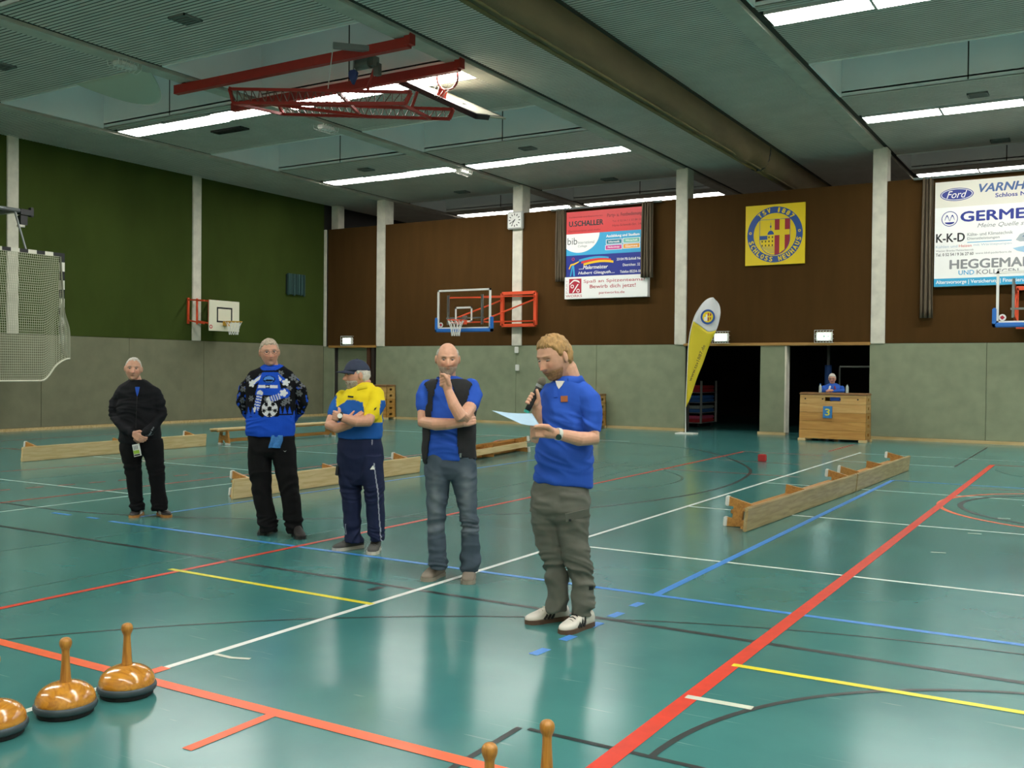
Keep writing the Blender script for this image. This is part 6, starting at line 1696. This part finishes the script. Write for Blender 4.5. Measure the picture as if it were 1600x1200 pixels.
core(b, z(285, 640), z(268, 330), neck, z(235, 690), z(242, 840), z(268, 1050), z(350, 690), z(392, 840), z(412, 1050))
capsule(b, [z(165, 335, 0), z(124, 445, 0), z(235, 575, -.17)], [.030, .030, .029]); capsule(b, [z(376, 335, 0), z(416, 450, 0), z(310, 575, -.17)], [.030, .030, .029])
hand(b, z(240, 568, -.19), z(300, 612, -.22)-z(240, 568, -.19), FWh+UP*.2, UP, [.55, .6, .6, .6], .98, .02, .6)
hand(b, z(305, 572, -.18), z(262, 625, -.18)-z(305, 572, -.18), FWh*.6-RTh*.6, -UP+RTh*.0, [.8, .85, .9, .9], .95, .02, .6)
me = grow(b, .0044, 1, .4)
finish(me, 'body', m_skin, r, skin_col(H1, 'cb9a82', 'a4685a', '9a9086', 'c97f6a'))
H1.shell('hair', m_hwhite, r, lambda x, y, q: hairline(x, y, q, (.096, .006, -.048)), .004, .003, .003, 9.)
H1.eyes(r, .65)
collar(r, z(262, 246, .0), .082, .078, mat('jacket_black', '17181d', .85), .045, 1.15, -FWh, .45, .02)
p, n_ = hit(shirt, 266, 300, z, .002)
MB().prism([(-.022, .052), (.022, .052), (.016, .0), (.002, -.045), (-.012, .0)], -.012, .004, frame_m(p, unit(np.cross(UP, n_)), np.cross(n_, unit(np.cross(UP, n_))), n_)).build('shirt_front', m_polo, r)
zp_ = MB().tube([p-UP*(.05+.04*k)+np.array(n_)*.004-FWh*.004*k for k in range(9)], .003, 5).build('zip', m_black, r)
g = MB(); loft(g, [z.ring(595, 168, 402, .11), z.ring(645, 158, 420, .13), z.ring(680, 180, 408, .115), z.ring(705, 235, 370, .085)])
leg(g, z, .0, ((670, 160, 300, .11), (760, 180, 295, .098), (830, 195, 292, .09), (950, 213, 296, .08), (1030, 224, 308, .076), (1062, 228, 312, .075)))
leg(g, z, .0, ((670, 292, 432, .11), (760, 325, 436, .098), (830, 344, 441, .09), (950, 358, 452, .08), (1030, 362, 460, .076), (1066, 364, 462, .075)))
me = grow(g, .009, 4)
za = z(0, 1050)[2]
trous = finish(me, 'black_trousers', mat('trousers_black2', '0e0e11', .9, spec=.2, var=.1, scale=10), r, None, folds(.009, 35.3, (5, 5, 4), ((za+.04, .09, .020), (.5, .1, .010))))
m_s5, m_s5s = mat('shoe_black', '2a2624', .6), mat('sole_tan', 'b27a3c', .6)
shoe(r, hA, tA, m_s5, m_s5s, .285, .095, .098, m_white, m_white); shoe(r, hB, tB, m_s5, m_s5s, .285, .095, .098, m_white, m_white)
# printed packet in his hands
p0 = z(263, 676, -.215); o_ = empty('printed_packet', p0-UP*.06, 'small white and green packet held in the clasped hands of the man in black', 'packet')
Mx = frame_m(p0, unit(RTh+UP*.22), unit(UP-RTh*.22), -FWh)
MB().prism([(-.034, -.062), (.034, -.062), (.036, .062), (-.030, .062)], -.012, .012, Mx).build('packet_body', mat('packet_white', 'cfd3d0', .4), o_)
flat(o_, 'green_print', [(-.03, -.035), (.03, -.035), (.03, .0), (-.03, .0)], Mx, mat('packet_green', '8fb53a', .4), .0135); flat(o_, 'dark_print', [(-.03, -.055), (.03, -.055), (.03, -.04), (-.03, -.04)], Mx, m_black, .0135)
for k in range(3): flat(o_, 'grey_print', [(-.02+.016*k, .008), (-.012+.016*k, .008), (-.010+.016*k, .05), (-.018+.016*k, .05)], Mx, mat('packet_grey', '7a8288', .4), .0135)

# ------------------------------------------------------------------ the person seated behind the box
root = np.array([-5.62, 23.72, 0.])
r = person(root, 'person with white hair and glasses in a blue jacket seated behind the vaulting box')
z = Z(1040, 440, 4.21, root); k_ = 277.
g = MB(); zt_ = 1.08
cx_ = z(1098, 700)
loft(g, [z.ring(668, 1075, 1122, .06), z.ring(680, 1052, 1146, .085), z.ring(700, 1038, 1160, .11), z.ring(740, 1036, 1164, .125), z.ring(800, 1040, 1160, .13), z.ring(880, 1042, 1158, .14)])
sl = z(1040, 700, .0); sr = z(1160, 700, .0); hn = z(1077, 722, -.42)
for s0, el in ((sl, z(1030, 728, -.22)), (sr, z(1168, 730, -.22))):
    el[2] = max(el[2], zt_+.055); h_ = hn+(RTh*.05 if s0 is sr else -RTh*.03); h_[2] = zt_+.05
    capsule(g, [s0, el, h_], [.062, .05, .038])
me = grow(g, .012, 4)
finish(me, 'jacket', mat('jacket_blue', '1f56b4', .8), r, None, cloth_wrinkle(.008, 8., 41.))
H6 = Head(z(1096, 640, -.03), .1, .15, 0, 1.0)
b = MB(); H6.add(b); capsule(b, [z(1097, 655, .02), z(1098, 700, .02)], [.055, .06])
core(b, np.array([*(root[:2]), .52]), z(1098, 720), z(1098, 672), *[np.array(q) for q in ((root[0]-.1, root[1], .5), (root[0]-.12, root[1]-.26, .46), (root[0]-.12, root[1]-.18, .08), (root[0]+.1, root[1], .5), (root[0]+.12, root[1]-.26, .46), (root[0]+.12, root[1]-.18, .08))])
h1 = hn.copy(); h1[2] = zt_+.05
hand(b, h1-RTh*.07, RTh+UP*.1, FWh*.4-UP, UP, .5); hand(b, h1+RTh*.08-FWh*.01+UP*.02, -RTh+UP*.1, FWh*.4-UP, UP, .5)
me = grow(b, .006, 1); finish(me, 'body', m_skin, r, skin_col(H6, 'c9957e', 'a4685a', '9a9086', 'c97f6a'))
H6.shell('hair', m_hwhite, r, lambda x, y, q: hairline(x, y, q, (.07, -.01, -.05)), .012, .004, .004, 9.)
H6.glasses(r, MATS['glasses_frame']); H6.eyes(r, .8)
sc_ = MB(); capsule(sc_, [z(1082, 690, -.13), z(1072, 722, -.16)], [.022, .02]); sc_.build('white_collar', m_white, r, smooth=True)
sc_ = MB(); capsule(sc_, [z(1112, 690, -.13), z(1118, 715, -.15)], [.014, .012]); sc_.build('red_trim', m_red, r, smooth=True)
g = MB()
for sg_ in (-1, 1): capsule(g, [(root[0]+sg_*.1, root[1], .52), (root[0]+sg_*.12, root[1]-.26, .47), (root[0]+sg_*.12, root[1]-.18, .1)], [.1, .07, .055])
finish(grow(g, .014, 3), 'trousers', MATS['trousers_black'], r)
for sg_ in (-1, 1): shoe(r, (root[0]+sg_*.12, root[1]-.06), (root[0]+sg_*.12, root[1]-.34), m_s4, m_black)
st_ = empty('stool', (root[0], root[1]+.02, 0), 'low stool under the person seated behind the vaulting box', 'stool')
MB().bbox(root[0]-.2, root[0]+.2, root[1]-.15, root[1]+.2, .38, .42, .01).build('seat', m_bo, st_)
for sx in (-1, 1):
    for sy in (-1, 1): MB().bar((root[0]+sx*.16, root[1]+.02+sy*.13, 0), (root[0]+sx*.16, root[1]+.02+sy*.13, .38), .04, .04, (1, 0, 0)).build('leg', m_bo, st_)
m_pet = mat('bottle_clear', 'aab8b6', .15, spec=.6)
for x, l in ((1018, 'left'), (1195, 'right')):
    p = onY(1040+x/4.21, 600, 23.05); q = empty('water_bottle', (p[0], 23.05, zt_+.005), 'small clear bottle on the vaulting box, %s of the seated person' % l, 'bottle')
    MB().lathe([(0, 0), (.03, 0), (.033, .02), (.033, .13), (.026, .165), (.013, .19), (.013, .205)], 18, Matrix.Translation(q.location)).build('bottle_body', m_pet, q, smooth=True)
    MB().lathe([(.0145, .2), (.0145, .222), (0, .222)], 14, Matrix.Translation(q.location)).build('cap', m_blue if l == 'left' else m_black, q)
